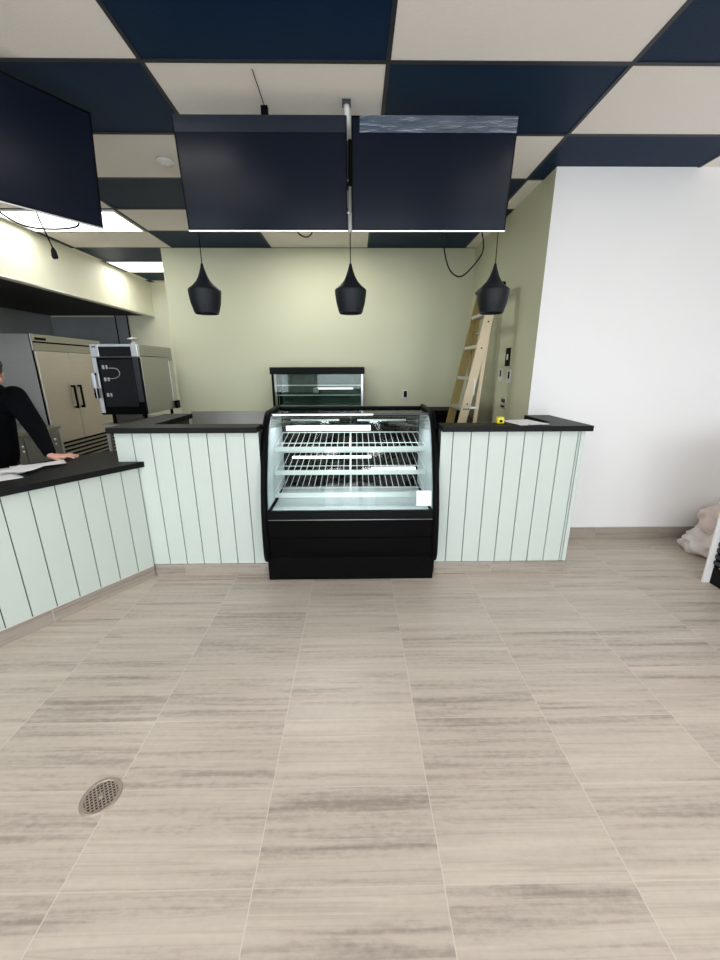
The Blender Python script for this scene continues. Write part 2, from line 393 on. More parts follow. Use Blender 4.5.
b = MB(); b.prism([(xa-0.03, 2.742), (xb, 2.742), (xb, 2.93), (-1.525, 2.93), (-1.525, 3.65), (xa-0.03, 3.65)], ZT-0.04, ZT, 'Z', m_ctop); b.build('countertop', None, t)

# front counter, right half with return to the white wall
xa, xb = 0.63, 1.692
t = thing('service_counter', 'mint boarded counter with black top, between curved display case and white wall', 'counter', (1.15, 2.86, 0))
b = MB(); b.box(xa, xb-0.014, 2.792, 2.90, 0, ZT-0.04, m_groove_shade); b.box(1.535, xb-0.014, 2.90, YW-0.014, 0, ZT-0.04, m_groove_shade); b.build('core', None, t)
b = MB(); boards(b, xa, 1.655, 0.718, 0.1318, 0.105, ZT-0.04, 2.78, 0.012); boards(b, 1.661, xb, 9, 99, 0.105, ZT-0.04, 2.78, 0.012)
b.T = Matrix.Translation((xb-0.012, 0, 0)) @ Matrix(((0, 1, 0, 0), (1, 0, 0, 0), (0, 0, 1, 0), (0, 0, 0, 1)))
boards(b, 2.794, YW-0.014, 2.90, 0.1345, 0.105, ZT-0.04, 0.0, 0.012)
b.T = Matrix(); b.build('board_cladding', None, t)
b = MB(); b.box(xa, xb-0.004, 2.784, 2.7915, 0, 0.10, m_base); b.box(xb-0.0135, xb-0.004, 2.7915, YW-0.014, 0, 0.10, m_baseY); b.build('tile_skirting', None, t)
b = MB(); b.prism([(xa, 2.742), (xb+0.03, 2.742), (xb+0.03, YW-0.003), (1.505, YW-0.003), (1.505, 2.93), (xa, 2.93)], ZT-0.04, ZT, 'Z', m_ctop); b.build('countertop', None, t)

# diagonal lower counter
dr = Vector((-0.552, -0.834, 0)).normalized(); nr = Vector((0.834, -0.552, 0)).normalized()
P0 = Vector((-1.605, 2.765, 0)); LEN = 2.6
def DT():  # local x along the counter (away from the corner), y = behind, z up
    mm = Matrix((dr, -nr, Vector((0, 0, 1)))).transposed().to_4x4(); mm.translation = P0; return mm
t = thing('service_counter', 'lower mint boarded counter with black top running diagonally at the left, papers on it', 'counter', P0+dr*1.2-nr*0.3)
b = MB(); 
def DP(s_, k): v = P0+dr*s_-nr*k; return (v.x, v.y)
b.prism([DP(0.0, 0.0125), DP(LEN, 0.0125), DP(LEN, 0.57), DP(-0.04, 0.57), (-1.752, 3.06), (-1.752, 2.776), (-1.63, 2.776)], 0, 0.907, 'Z', m_groove_shade); b.build('core', None, t)
b = MB(); b.T = DT(); boards(b, 0.0, LEN, 0.1215, 0.1325, 0.105, 0.907, 0.0, 0.012); b.build('board_cladding', None, t)
b = MB(); b.T = DT(); b.box(0.0, LEN, 0.003, 0.0115, 0, 0.10, m_base); b.build('tile_skirting', None, t)
b = MB()
b.prism([(-1.560, 2.777), DP(LEN, -0.03), DP(LEN, 0.61), DP(-0.08, 0.61), (-1.749, 3.10), (-1.749, 2.777)], 0.907, 0.947, 'Z', m_ctop)
b.T = Matrix(); b.build('countertop', None, t)
b = MB(); b.T = DT(); b.box(0.0, LEN, -0.0015, 0.003, 0.1, 0.105, m_trim); b.T = Matrix(); b.build('edge_trim', None, t)

# ------------------------------------------------------------ curved refrigerated display case
CX0, CX1 = -0.695, 0.617
prof = [(2.70, 0.19), (2.645, 0.205), (2.63, 0.26), (2.632, 0.45), (2.65, 0.60), (2.685, 0.74), (2.73, 0.88), (2.785, 1.01), (2.845, 1.12), (2.905, 1.205), (2.955, 1.25), (3.00, 1.275), (3.42, 1.285), (3.42, 0.19)]
t = thing('display_case', 'black curved-glass refrigerated bakery display case with empty white wire shelves', 'display case', (-0.04, 3.05, 0))
def slab(x0, x1, pf, m, name, par, bev=0): bb = MB(); bb.prism(pf, x0, x1, 'X', m); o = bb.build(name, None, par); return o
for x0, x1 in ((CX0, CX0+0.045), (CX1-0.045, CX1)):
    bb = MB(); bb.prism(prof, x0, x1, 'X', m_blk)
    # raised rounded edge following the curve
    bb.tube([((x0+x1)/2, y+0.006, z-0.004) for y, z in prof[1:13]], 0.0215, m_blk, 10)
    e = bb.build('end_panel', None, t)
    xi0, xi1 = ((x1, x1+0.006) if x0 == CX0 else (x0-0.006, x0))
    inner = [(2.68, 0.60), (2.71, 0.74), (2.755, 0.88), (2.81, 1.01), (2.87, 1.12), (2.93, 1.20), (2.99, 1.245), (3.38, 1.26), (3.38, 0.60)]
    slab(xi0, xi1, inner, m_liner, 'inner_liner', e)
ix0, ix1 = CX0+0.051, CX1-0.051
box1(CX0+0.012, CX1-0.012, 2.70, 3.42, 0.0, 0.19, m_blk, 0.004).build('base_plinth', None, t)
b = MB(); b.prism([(2.665, 0.21), (2.648, 0.26), (2.65, 0.38), (2.70, 0.38), (2.70, 0.21)], CX0+0.045, CX1-0.045, 'X', m_blkg); b.build('lower_panel', None, t)
b = MB(); b.prism([(2.645, 0.388), (2.648, 0.525), (2.69, 0.525), (2.69, 0.388)], CX0+0.045, CX1-0.045, 'X', m_blkg); b.build('front_panel', None, t)
b = MB(); b.prism([(2.645, 0.532), (2.655, 0.588), (2.69, 0.588), (2.69, 0.532)], CX0+0.045, CX1-0.045, 'X', m_blkg); b.build('glass_rail', None, t)
b = MB(); b.tube([(CX0+0.05, 2.642, 0.5285), (CX1-0.05, 2.642, 0.5285)], 0.0028, m_alu, 6); b.build('seam_trim', None, t)
b = MB(); b.box(ix0, ix1, 2.70, 3.38, 0.19, 0.535, m_blk); b.build('compressor_body', None, t)
b = MB(); b.box(ix0, ix1, 2.69, 3.37, 0.536, 0.56, m_liner, 0.004)
for i in range(5): b.box(ix0+0.1, ix1-0.1, 3.08+i*0.05, 3.09+i*0.05, 0.5595, 0.562, m_silver)
b.build('deck_pan', None, t)
# curved front glass: thin solid following the curve
gp = [(2.662, 0.588), (2.668, 0.62), (2.69, 0.72), (2.725, 0.83), (2.765, 0.93), (2.81, 1.02), (2.86, 1.10), (2.91, 1.17), (2.955, 1.215), (3.00, 1.245)]
def curve_sheet(pf, x0, x1, th, m, name, par):
    bb = MB(); P = [Vector((0, y, z)) for y, z in pf]; out = []; inn = []
    for i, p in enumerate(P):
        d = (P[min(i+1, len(P)-1)]-P[max(i-1, 0)]).normalized(); n_ = Vector((0, d.z, -d.y)); inn.append(p+n_*th); out.append(p)
    n = len(P); V = []
    for x in (x0, x1):
        for q in out+inn: V.append((x, q.y, q.z))
    F = []
    for i in range(n-1):
        F += [(i, i+1, 2*n+i+1, 2*n+i), (n+i, 3*n+i, 3*n+i+1, n+i+1), (i, n+i, n+i+1, i+1), (2*n+i, 2*n+i+1, 3*n+i+1, 3*n+i)]
    F += [(0, 2*n, 3*n, n), (n-1, 2*n-1, 4*n-1, 3*n-1)]
    bb.poly(V, F, m, True); return bb.build(name, None, par)
curve_sheet(gp, CX0+0.047, CX1-0.047, 0.005, m_glass, 'front_glass', t)
box1(CX0+0.047, CX1-0.047, 3.015, 3.36, 1.262, 1.268, m_glass).build('top_glass', None, t)
b = MB(); b.box(CX0+0.045, CX1-0.045, 2.988, 3.010, 1.252, 1.270, m_dgrey, 0.003); b.box(CX0+0.06, 0.14, 2.984, 2.988, 1.254, 1.266, m_silver); b.build('top_rail', None, t)
b = MB(); b.box(CX0+0.045, CX1-0.045, 3.36, 3.42, 1.24, 1.285, m_blk, 0.004); b.build('rear_header', None, t)
# two sliding rear doors with dark glass
for k, (x0, x1, y) in enumerate(((ix0, -0.02, 3.405), (-0.06, ix1, 3.388))):
    dd = MB()
    for a in ((x0, x0+0.035, 0.56, 1.235), (x1-0.035, x1, 0.56, 1.235), (x0+.035, x1-.035, 0.56, 0.60), (x0+.035, x1-.035, 1.195, 1.235)): dd.box(a[0], a[1], y-0.007, y+0.007, a[2], a[3], m_blk)
    do = dd.build('rear_door', None, t)
    box1(x0+.035, x1-.035, y-0.003, y+0.003, 0.60, 1.195, m_glassd).build('door_glass', None, do)
    box1(x0+0.08, x1-0.12, y-0.014, y-0.007, 1.160, 1.175, m_silver).build('door_pull', None, do)
# wire shelves
def wire_shelf(z, y0, y1, par):
    bb = MB(); zf, zb = z, z+0.058
    for x0, x1 in ((ix0+0.012, -0.044), (-0.036, ix1-0.012)):
        n = int((x1-x0)/0.046)
        for i in range(n+1):
            x = x0+(x1-x0)*i/n
            r = 0.0042 if i in (0, n) else 0.0022
            bb.tube([(x, y0, zf-0.022), (x, y0-0.001, zf), (x, (y0+y1)/2, (zf+zb)/2), (x, y1, zb)], r, m_wire, 5, smooth=False)
        for yy, r in ((y0, 0.0045), (y0+0.10, 0.0030), (y1, 0.005)):
            zz = zf+(zb-zf)*(yy-y0)/(y1-y0)
            bb.tube([(x0-0.002, yy, zz), (x1+0.002, yy, zz)], r, m_wire, 6, smooth=False)
        bb.tube([(x0-0.002, y0, zf-0.022), (x1+0.002, y0, zf-0.022)], 0.0045, m_wire, 6, smooth=False)
    s_ = bb.build('wire_shelf', None, par)
    bb = MB(); bb.prism([(y0-0.016, zf-0.030), (y0-0.014, zf-0.030), (y0-0.004, zf+0.004), (y0-0.006, zf+0.004)], ix0+0.01, ix1-0.01, 'X', m_rail); bb.build('price_rail', None, s_)
    return s_
wire_shelf(1.005, 2.985, 3.365, t); wire_shelf(0.828, 2.935, 3.365, t); wire_shelf(0.658, 2.885, 3.365, t)
area('case_fill', (-0.04, 3.03, 1.225), (math.radians(-12), 0, 0), 1.1, 0.05, 2.2, (0.93, 0.97, 1.0))  # added fill that whitens the case interior
# shelf standards at the back and glowing bars imitating window reflections on the glass
for x in (ix0+0.02, -0.04, ix1-0.02): b = MB(); b.box(x-0.006, x+0.006, 3.372, 3.38, 0.56, 1.22, m_dgrey); b.build('shelf_standard', None, t)
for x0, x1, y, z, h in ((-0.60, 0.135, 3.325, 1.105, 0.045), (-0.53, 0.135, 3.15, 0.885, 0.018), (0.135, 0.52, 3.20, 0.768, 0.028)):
    bb = MB(); bb.box(x0, x1, y, y+0.03, z-h/2, z+h/2, m_lamp_glare, 0.006); bb.build('lamp_or_glare_bar', None, t)
# small card stuck low on the right of the front glass (its code is left out)
def card(x0, x1, za, zb, label):
    def yz(z):
        for i in range(len(gp)-1):
            if gp[i][1] <= z <= gp[i+1][1]:
                f = (z-gp[i][1])/(gp[i+1][1]-gp[i][1]); return gp[i][0]+f*(gp[i+1][0]-gp[i][0])
    bb = MB(); ya, yb = yz(za)-0.003, yz(zb)-0.003
    bb.poly([(x0, ya-.002, za), (x1, ya-.002, za), (x1, yb-.002, zb), (x0, yb-.002, zb), (x0, ya, za), (x1, ya, za), (x1, yb, zb), (x0, yb, zb)],
            [(0, 1, 2, 3), (4, 7, 6, 5), (0, 4, 5, 1), (1, 5, 6, 2), (2, 6, 7, 3), (3, 7, 4, 0)], m_paper)
    return tag(bb.build('notice_card', None, None, ((x0+x1)/2, ya, za)), label, 'sign')
card(0.448, 0.56, 0.625, 0.735, 'small square white card stuck low on the right of the case front glass')

# ------------------------------------------------------------ back wall equipment
# stainless work table with backsplash
t = thing('steel_work_table', 'stainless steel work table with backsplash against the green back wall', 'table', (-1.1, 5.05, 0))
b = MB(); b.box(-2.28, 0.30, 4.78, 5.44, 0.825, 0.86, m_steel, 0.004); b.build('table_top', None, t)
b = MB(); b.box(-2.28, 0.30, 5.415, 5.44, 0.86, 1.035, m_steel, 0.003); b.build('backsplash', None, t)
for x in (-2.2, 0.22):
    for y in (4.85, 5.36): b = MB(); b.tube([(x, y, 0), (x, y, 0.83)], 0.02, m_steel, 10); b.build('leg', None, t)
box1(-2.22, 0.24, 4.84, 5.38, 0.24, 0.26, m_steel).build('undershelf', None, t)

# countertop glass warmer
t = thing('countertop_display_case', 'black-topped glass countertop display case behind the curved case, near the back wall', 'display case', (-0.5, 5.1, 0.862))
wx0, wx1, wy0, wy1 = -1.03, 0.105, 4.92, 5.38
b = MB(); b.box(wx0-0.015, wx1+0.015, wy0-0.02, wy1, 1.535, 1.62, m_blkg, 0.006); b.build('canopy', None, t)
b = MB(); b.box(wx0, wx1, wy0, wy1, 0.863, 1.02, m_blk, 0.006); b.build('base', None, t)
b = MB(); b.box(wx0+0.02, wx1-0.02, wy0-0.004, wy0+0.006, 1.02, 1.05, m_silver); b.build('front_rail', None, t)
for x in (wx0, wx1-0.028):
    for y in (wy0, wy1-0.03): bb = MB(); bb.box(x, x+0.028, y, y+0.028, 1.02, 1.535, m_silver if (y == wy0 and x > 0) else m_blk, 0.003); bb.build('corner_post', None, t)
bb = MB()
for x in (wx0+0.05, wx0+0.10): bb.box(x, x+0.016, wy0+0.05, wy0+0.07, 1.02, 1.535, m_blk)
bb.build('inner_upright', None, t)
box1(wx0+0.028, wx1-0.028, wy0+0.006, wy0+0.011, 1.05, 1.535, m_glassw).build('front_glass', None, t)
box1(wx0+0.028, wx1-0.028, wy1-0.03, wy1-0.022, 1.02, 1.535, mat('dark_mirror_back', (0.075, 0.10, 0.088), 0.2, metal=0.5, noise=0.15, nscale=3)).build('back_panel', None, t)
for z in (1.15, 1.28, 1.40):
    bb = MB(); bb.box(wx0+0.03, wx1-0.03, wy0+0.03, wy1-0.05, z, z+0.006, m_glassw); s_ = bb.build('shelf', None, t)
    box1(wx0+0.03, wx1-0.03, wy0+0.022, wy0+0.03, z-0.004, z+0.009, m_silver).build('shelf_trim', None, s_)
box1(-0.50, -0.02, wy0+0.06, wy0+0.085, 1.348, 1.372, m_lamp_glare, 0.004).build('lamp_or_glare_bar', None, t)
b = MB(); b.box(-0.53, -0.46, wy0+0.055, wy0+0.09, 1.31, 1.37, m_wplast, 0.006); b.build('lamp_holder', None, t)

# black back-bar cooler at the right of the back wall
t = thing('back_bar_cooler', 'low black cooler against the back wall behind the ladder foot', 'cooler', (0.9, 5.15, 0))
b = MB(); b.box(0.36, 1.44, 4.93, 5.44, 0.06, 1.085, m_blk, 0.006); b.build('cabinet', None, t)
for x0, x1 in ((0.39, 0.895), (0.905, 1.41)):
    dd = box1(x0, x1, 4.915, 4.93, 0.12, 1.04, m_blkg, 0.003).build('door', None, t)
    bb = MB(); bb.box(x1-0.05 if x0 < 0.5 else x0+0.03, (x1-0.05 if x0 < 0.5 else x0+0.03)+0.02, 4.885, 4.915, 0.6, 0.9, m_silver, 0.004); bb.build('handle', None, dd)
for x in (0.42, 1.38):
    for y in (4.98, 5.38): b = MB(); b.tube([(x, y, 0), (x, y, 0.07)], 0.02, m_blkm, 8); b.build('foot', None, t)

# outlets and switches
def plate(cx, cy, cz, wid, hgt, normal, mp, mi, label, cat, name, slots, group=None):
    tt = thing(name, label, cat, (cx, cy, cz), group)
    if normal == 'Y': T = Matrix.Translation((cx, cy, cz))
    else: T = Matrix.Translation((cx, cy, cz)) @ Matrix(((0, 1, 0, 0), (-1, 0, 0, 0), (0, 0, 1, 0), (0, 0, 0, 1)))
    b = MB(); b.T = T; b.box(-wid/2, wid/2, -0.007, -0.0005, -hgt/2, hgt/2, mp, 0.002); b.T = Matrix(); b.build('cover_plate', None, tt)
    for (x, z, w_, h_) in slots:
        b = MB(); b.T = T; b.box(x-w_/2, x+w_/2, -0.011, -0.007, z-h_/2, z+h_/2, mi, 0.001); b.T = Matrix(); b.build('switch_insert' if 'switch' in name else 'socket_face', None, tt)
    return tt
plate(0.70, YB, 1.26, 0.074, 0.118, 'Y', m_wplast, m_blk, 'wall outlet with dark face and pale rim on the green back wall', 'outlet', 'wall_outlet', [(0, 0, 0.045, 0.085)])
plate(XC, 4.01, 1.707, 0.115, 0.175, 'X', m_blk, m_wplast, 'black switch plate, highest of the plates on the side wall by the ladder', 'switch', 'wall_switch', [(0, 0, 0.03, 0.055)])
plate(XC, 4.167, 1.539, 0.085, 0.13, 'X', m_wplast, m_blk, 'white switch plate with dark insert, nearer the ladder of the two', 'switch', 'wall_switch', [(0.012, 0.01, 0.03, 0.065)])
plate(XC, 3.942, 1.5235, 0.10, 0.135, 'X', m_wplast, m_blk, 'white switch plate with dark insert, nearer the white wall of the two', 'switch', 'wall_switch', [(0.012, 0.01, 0.03, 0.065)])
plate(XC, 4.01, 1.258, 0.12, 0.115, 'X', m_silver, m_blk, 'silver wall outlet with dark sockets, lowest of the plates beside the ladder', 'outlet', 'wall_outlet', [(-0.025, 0.02, 0.03, 0.035), (0.028, 0.02, 0.03, 0.035), (0.0, -0.035, 0.09, 0.018)])
# polished sheet on the side wall behind the ladder
o = box1(XC-0.006, XC-0.001, 4.285, 5.40, 0.95, 2.30, mat('greenish_polished_steel_sheet', (0.48, 0.48, 0.36), 0.3, metal=0.6, noise=0.30, nscale=5, stretch=(1, 0.4, 1.2)), 0).build('steel_wall_sheet', None, None, (XC-0.003, 4.8, 0.95))
tag(o, 'greenish polished metal sheet on the side wall behind the leaning ladder', 'wall panel')

# ------------------------------------------------------------ step ladder (folded, standing in the corner)
t = thing('step_ladder', 'tan fibreglass step ladder folded up in the corner behind the counter', 'ladder', (1.05, 4.2, 0))
def fx(z): return 0.905+0.185*z
def bx(z): return 1.165+0.072*z
def rail(y, f, w_, th, m, ztop, name):
    bb = MB(); V = []
    for z in (0.0, ztop):
        x = f(z); V += [(x-w_/2, y-th/2, z), (x+w_/2, y-th/2, z), (x+w_/2, y+th/2, z), (x-w_/2, y+th/2, z)]
    bb.poly(V, [(3, 2, 1, 0), (4, 5, 6, 7)]+[(i, (i+1) % 4, 4+(i+1) % 4, 4+i) for i in range(4)], m)
    for z in (0.0,):   # lips of the channel
        pass
    return bb.build(name, None, t)
rn = rail(3.96, fx, 0.085, 0.03, m_fib, 2.34, 'side_rail'); rf = rail(4.42, fx, 0.085, 0.03, m_fib_shade, 2.34, 'side_rail')
rail(3.99, bx, 0.035, 0.028, m_fib, 2.34, 'rear_rail'); rail(4.39, bx, 0.035, 0.028, m_fib_shade, 2.34, 'rear_rail')
for i in range(7):
    z = 0.305*(i+1)-0.01; x = fx(z)
    bb = MB(); bb.box(x-0.045, x+0.04, 3.975, 4.405, z-0.03, z+0.004, m_alu, 0.003)
    bb.build('step', None, t)
for z in (0.45, 1.2, 1.95):
    x = bx(z); bb = MB(); bb.tube([(x, 4.004, z), (x, 4.376, z)], 0.012, m_alu, 8); bb.build('rear_brace', None, t)
bb = MB(); bb.box(fx(2.37)-0.06, fx(2.37)+0.075, 3.93, 4.45, 2.345, 2.38, m_blk, 0.01); bb.build('top_cap', None, t)
for y in (3.955, 4.425):
    for z in (1.15, 1.35):
        pass
    bb = MB(); bb.box(fx(1.22)+0.03, bx(1.22), y-0.008, y-0.004 if y < 4 else y+0.002, 1.205, 1.225, m_alu); bb.build('spreader', None, t)
for f in (fx, bx):
    for y in (3.96, 4.42): bb = MB(); bb.box(f(0)-0.05, f(0)+0.05, y-0.02, y+0.02, 0.0, 0.04, m_blkm, 0.004); bb.build('foot', None, t)
bb = MB()   # printed dots and warning label on the near rail
bb.box(fx(1.42)+0.025, fx(1.42)+0.035, 3.942, 3.945, 1.34, 1.50, m_paper)
bb.build('rail_label', None, t)
for z, k in ((1.20, 0), (1.20, 1), (1.20, 2), (1.25, 1), (1.79, 1), (2.03, 1)):
    bb = MB(); bb.ball((fx(z)-0.018+k*0.022, 3.943, z), 0.008, m_blk, 8, 6, (1, .4, 1)); bb.build('rivet', None, t)

# ------------------------------------------------------------ things on the counters
# clipboard with paper on the right counter
def quadT(c, rz): return Matrix.Translation(c) @ Matrix.Rotation(rz, 4, 'Z')
t = thing('clipboard', 'clipboard with white sheet lying on the right counter top', 'clipboard', (1.285, 2.885, ZT))
b = MB(); b.T = quadT((1.285, 2.885, ZT), math.radians(10)); b.box(-0.125, 0.125, -0.13, 0.16, 0.001, 0.005, m_dgrey, 0.001); b.T = Matrix(); b.build('board', None, t)
b = MB(); b.T = quadT((1.285, 2.885, ZT), math.radians(10)); b.box(-0.118, 0.118, -0.115, 0.155, 0.005, 0.0075, m_paper); b.T = Matrix(); b.build('sheet', None, t)
b = MB(); b.T = quadT((1.285, 2.885, ZT), math.radians(10)); b.box(-0.05, 0.05, -0.129, -0.105, 0.005, 0.014, m_silver, 0.003); b.T = Matrix(); b.build('clip', None, t)
t = thing('tape_measure', 'small yellow tape measure on the right counter beside the clipboard', 'tape measure', (1.09, 2.89, ZT))
b = MB(); b.box(1.062, 1.115, 2.86, 2.905, ZT+0.001, ZT+0.05, m_yel, 0.009, 3); b.build('case', None, t)
b = MB(); b.box(1.078, 1.10, 2.856, 2.8605, ZT+0.012, ZT+0.03, m_blk, 0.002); b.build('lock_button', None, t)

# papers on the diagonal counter
def sheet(cx, cy, rz, w_, h_, z, label, curl=0.0, fold=False):
    bb = MB(); n = 8; T = quadT((cx, cy, 0.9475+z), rz); V = []; F = []
    rnd = random.Random(int((cx+9)*1000))
    a1, a2 = rnd.uniform(0, 6), rnd.uniform(0, 6)
    for lay in (0, 1):
        for i in range(n+1):
            for j in range(n+1):
                u, v = i/n-0.5, j/n-0.5
                zz = curl*(abs(u*2)**3)*(0.5+0.5*math.sin(a1+3*v)) + 0.0015*(1+math.sin(a2+6*u+4*v))
                V.append(T @ Vector((u*w_, v*h_, zz+lay*0.0006)))
    K = (n+1)**2
    for i in range(n):
        for j in range(n):
            a = i*(n+1)+j; F.append((a, a+1, a+n+2, a+n+1)); a += K; F.append((a, a+n+1, a+n+2, a+1))
    ring = [i*(n+1) for i in range(n+1)]+[n*(n+1)+j for j in range(1, n+1)]+[i*(n+1)+n for i in range(n-1, -1, -1)]+[j for j in range(n-1, 0, -1)]
    for i in range(len(ring)):
        a, c = ring[i], ring[(i+1) % len(ring)]; F.append((a, c, c+K, a+K))
    bb.poly(V, F, m_paper, True)
    return tag(bb.build('paper_sheet', None, None, (cx, cy, 0.9475+z)), label, 'paper')
sheet(-2.33, 2.50, 0.35, 0.30, 0.22, 0.0, 'white paper sheet on the diagonal counter, partly cut by the left edge of view', 0.01)
sheet(-2.20, 2.62, 0.75, 0.30, 0.14, 0.0145, 'white paper sheet on the diagonal counter, the one reaching nearest the resting hand', 0.004)
sheet(-2.23, 2.31, 0.95, 0.24, 0.17, 0.0, 'white paper sheet nearest the left edge and front of the diagonal counter', 0.003)
sheet(-2.20, 2.47, -0.25, 0.20, 0.15, 0.024, 'creased white paper lying uppermost and nearest the counter front', 0.012)

# ------------------------------------------------------------ pendant lamps
PX = (-1.070, -0.026, 1.003)
plabels = ('matt black pendant lamp over the counter, left of the three by the oven', 'matt black pendant lamp above the curved display case, middle of the three',
           'matt black pendant lamp in front of the ladder, right of the three')
def make_pendant(x, y, label):
    tt = thing('pendant_lamp', label, 'lamp', (x, y, 1.985), 'black pendant lamps over the counter')
    z0 = 1.985
    out = [(0.080, 0.0), (0.087, 0.015), (0.103, 0.07), (0.111, 0.125), (0.1135, 0.150), (0.111, 0.160), (0.100, 0.168), (0.078, 0.186), (0.052, 0.214), (0.034, 0.246), (0.021, 0.280), (0.012, 0.310), (0.008, 0.328), (0.0, 0.330)]
    inn = [(0.0, 0.29), (0.014, 0.28), (0.028, 0.246), (0.047, 0.214), (0.073, 0.182), (0.095, 0.164), (0.1095, 0.150), (0.107, 0.125), (0.099, 0.07), (0.083, 0.015), (0.077, 0.0), (0.080, 0.0)]
    b = MB(); b.lathe(inn+out[0:], (x, y, z0), m_pend, 48); b.build('shade', None, tt)
    b = MB(); b.tube([(x, y, z0+0.325), (x, y, CZ-0.03)], 0.0032, m_blk, 6); b.build('cord', None, tt)
    b = MB(); b.lathe([(0.0, -0.032), (0.05, -0.030), (0.055, -0.004), (0.0, -0.004)], (x, y, CZ), m_pend, 32); b.build('ceiling_canopy', None, tt)
    b = MB(); b.tube([(x, y, z0+0.12), (x, y, z0+0.24)], 0.018, m_blk, 12); b.build('bulb_socket', None, tt)
    b = MB(); b.ball((x, y, z0+0.085), 0.03, m_wplast, 16, 10, (1, 1, 1.3)); b.build('bulb', None, tt)
    return tt
pend = make_pendant(PX[0], 3.03, plabels[0])
for i in (1, 2):
    c = pend.copy(); COL.objects.link(c); c.location = (PX[i], 3.03, 1.985); c['label'] = plabels[i]
    for ch in list(pend.children):
        k = ch.copy(); COL.objects.link(k); k.parent = c

# ------------------------------------------------------------ hanging screens
def make_tv(c, xdir, width, height, tilt, label, group, glare_band=None):
    """c: centre of the screen, xdir: horizontal unit vector along the screen (image left to right)"""
    xd = Vector(xdir).normalized(); nrm = xd.cross(Vector((0, 0, 1)))          # towards the viewer
    nrm = Vector((xd.y, -xd.x, 0))
    up = (Vector((0, 0, 1))*math.cos(tilt) + nrm*math.sin(tilt)); out = (nrm*math.cos(tilt) - Vector((0, 0, 1))*math.sin(tilt))
    T = Matrix((xd, -out, up)).transposed().to_4x4(); T.translation = c
    tt = thing('television', label, 'television', c, group)
    w2, h2 = width/2, height/2
    b = MB(); b.T = T; b.box(-w2, w2, 0.004, 0.03, -h2, h2, m_blk, 0.004); b.box(-w2*0.7, w2*0.7, 0.03, 0.058, -h2*0.75, h2*0.5, m_blk, 0.012); b.T = Matrix(); b.build('housing', None, tt)
    b = MB(); b.T = T; b.box(-w2+0.008, w2-0.008, 0.0, 0.004, -h2+0.012, h2-0.008, m_screen); b.T = Matrix(); b.build('screen', None, tt)
    b = MB(); b.T = T
    for a in ((-w2, w2, h2-0.007, h2+0.001), (-w2, -w2+0.007, -h2, h2), (w2-0.007, w2, -h2, h2)): b.box(a[0], a[1], -0.002, 0.006, a[2], a[3], m_blkg)
    b.T = Matrix(); bz = b.build('bezel', None, tt)
    b = MB(); b.T = T; b.box(-w2, w2, -0.003, 0.012, -h2-0.003, -h2+0.004, m_silver); b.T = Matrix(); b.build('silver_lower_edge', None, tt)
    if glare_band:  # thin strip whose colour and bumps imitate screen glare
        b = MB(); b.T = T; b.box(glare_band[0]*w2, glare_band[1]*w2, -0.0035, -0.0022, h2-0.072, h2+0.002, glare_band[2]); b.T = Matrix(); fo = b.build('screen_glare_strip', None, tt); fo['label'] = 'strip coloured as glare along the top'
    b = MB(); b.T = T; b.box(-0.10, 0.10, 0.059, 0.070, -0.12, 0.12, m_blk, 0.003); b.T = Matrix(); b.build('mount_plate', None, tt)
    return T
tilt = 0.125
make_tv(Vector((-0.513, 2.612, 2.665)), (1, 0, 0), 0.955, 0.538, tilt, 'large dark screen hanging above the counter, left of the centre pair', 'ceiling hung screens', (-0.99, 0.99, m_glare_dull))
make_tv(Vector((0.452, 2.612, 2.665)), (1, 0, 0), 0.925, 0.538, tilt, 'large dark screen hanging above the counter, right of the centre pair, glare along its top', 'ceiling hung screens', (-0.90, 0.99, m_glare))
xd3 = Vector((0.58, 0.815, 0)).normalized()
ctr3 = Vector((-1.462, 2.61, 2.675)) - xd3*0.4625
make_tv(ctr3, xd3, 0.925, 0.545, tilt, 'large dark screen hanging over the diagonal counter at the upper left', 'ceiling hung screens')
# shared centre mount: ceiling plate, pole, cross bar with arms to both mount plates
t = thing('ceiling_mount', 'white and black ceiling pole mount between the two centre screens', 'mount', (-0.03, 2.72, CZ))
b = MB(); b.box(-0.062, -0.012, 2.665, 2.715, CZ-0.022, CZ-0.004, m_dgrey, 0.003); b.build('ceiling_plate', None, t)
b = MB(); b.tube([(-0.037, 2.69, CZ-0.02), (-0.034, 2.69, 3.0), (-0.024, 2.70, 2.93), (-0.022, 2.70, 2.88)], 0.017, m_wplast, 10); b.build('white_conduit', None, t)
b = MB(); b.tube([(-0.021, 2.70, 2.88), (-0.021, 2.705, 2.42)], 0.011, m_blkm, 10); b.build('pole', None, t)
b = MB(); b.tube([(-0.021, 2.682, 2.64), (-0.021, 2.682, 2.51), (-0.021, 2.682, 2.50), (-0.021, 2.682, 2.405)], [0.008, 0.008, 0.015, 0.015], m_lamp_glare and m_wplast, 10); b.build('white_sleeve', None, t)
b = MB(); b.box(-0.50, 0.47, 2.712, 2.732, 2.64, 2.68, m_blk)
b.build('cross_bar', None, t)
t = thing('ceiling_mount', 'black ceiling mount holding the screen at the upper left', 'mount', tuple(ctr3+Vector((0, 0, 0.39))))
n3 = Vector((xd3.y, -xd3.x, 0)); q = ctr3 - n3*0.115
b = MB(); b.tube([(q.x, q.y, CZ-0.02), (q.x, q.y, 2.60)], 0.016, m_blk, 10); b.build('pole', None, t)
b = MB(); b.lathe([(0, -0.024), (0.06, -0.022), (0.06, -0.004), (0, -0.004)], (q.x, q.y, CZ), m_blk, 24); b.build('ceiling_plate', None, t)
b = MB(); q2 = ctr3 - n3*0.068; b.tube([(q.x, q.y, 2.66), (q2.x, q2.y, 2.66)], 0.014, m_blk, 8); b.build('arm', None, t)
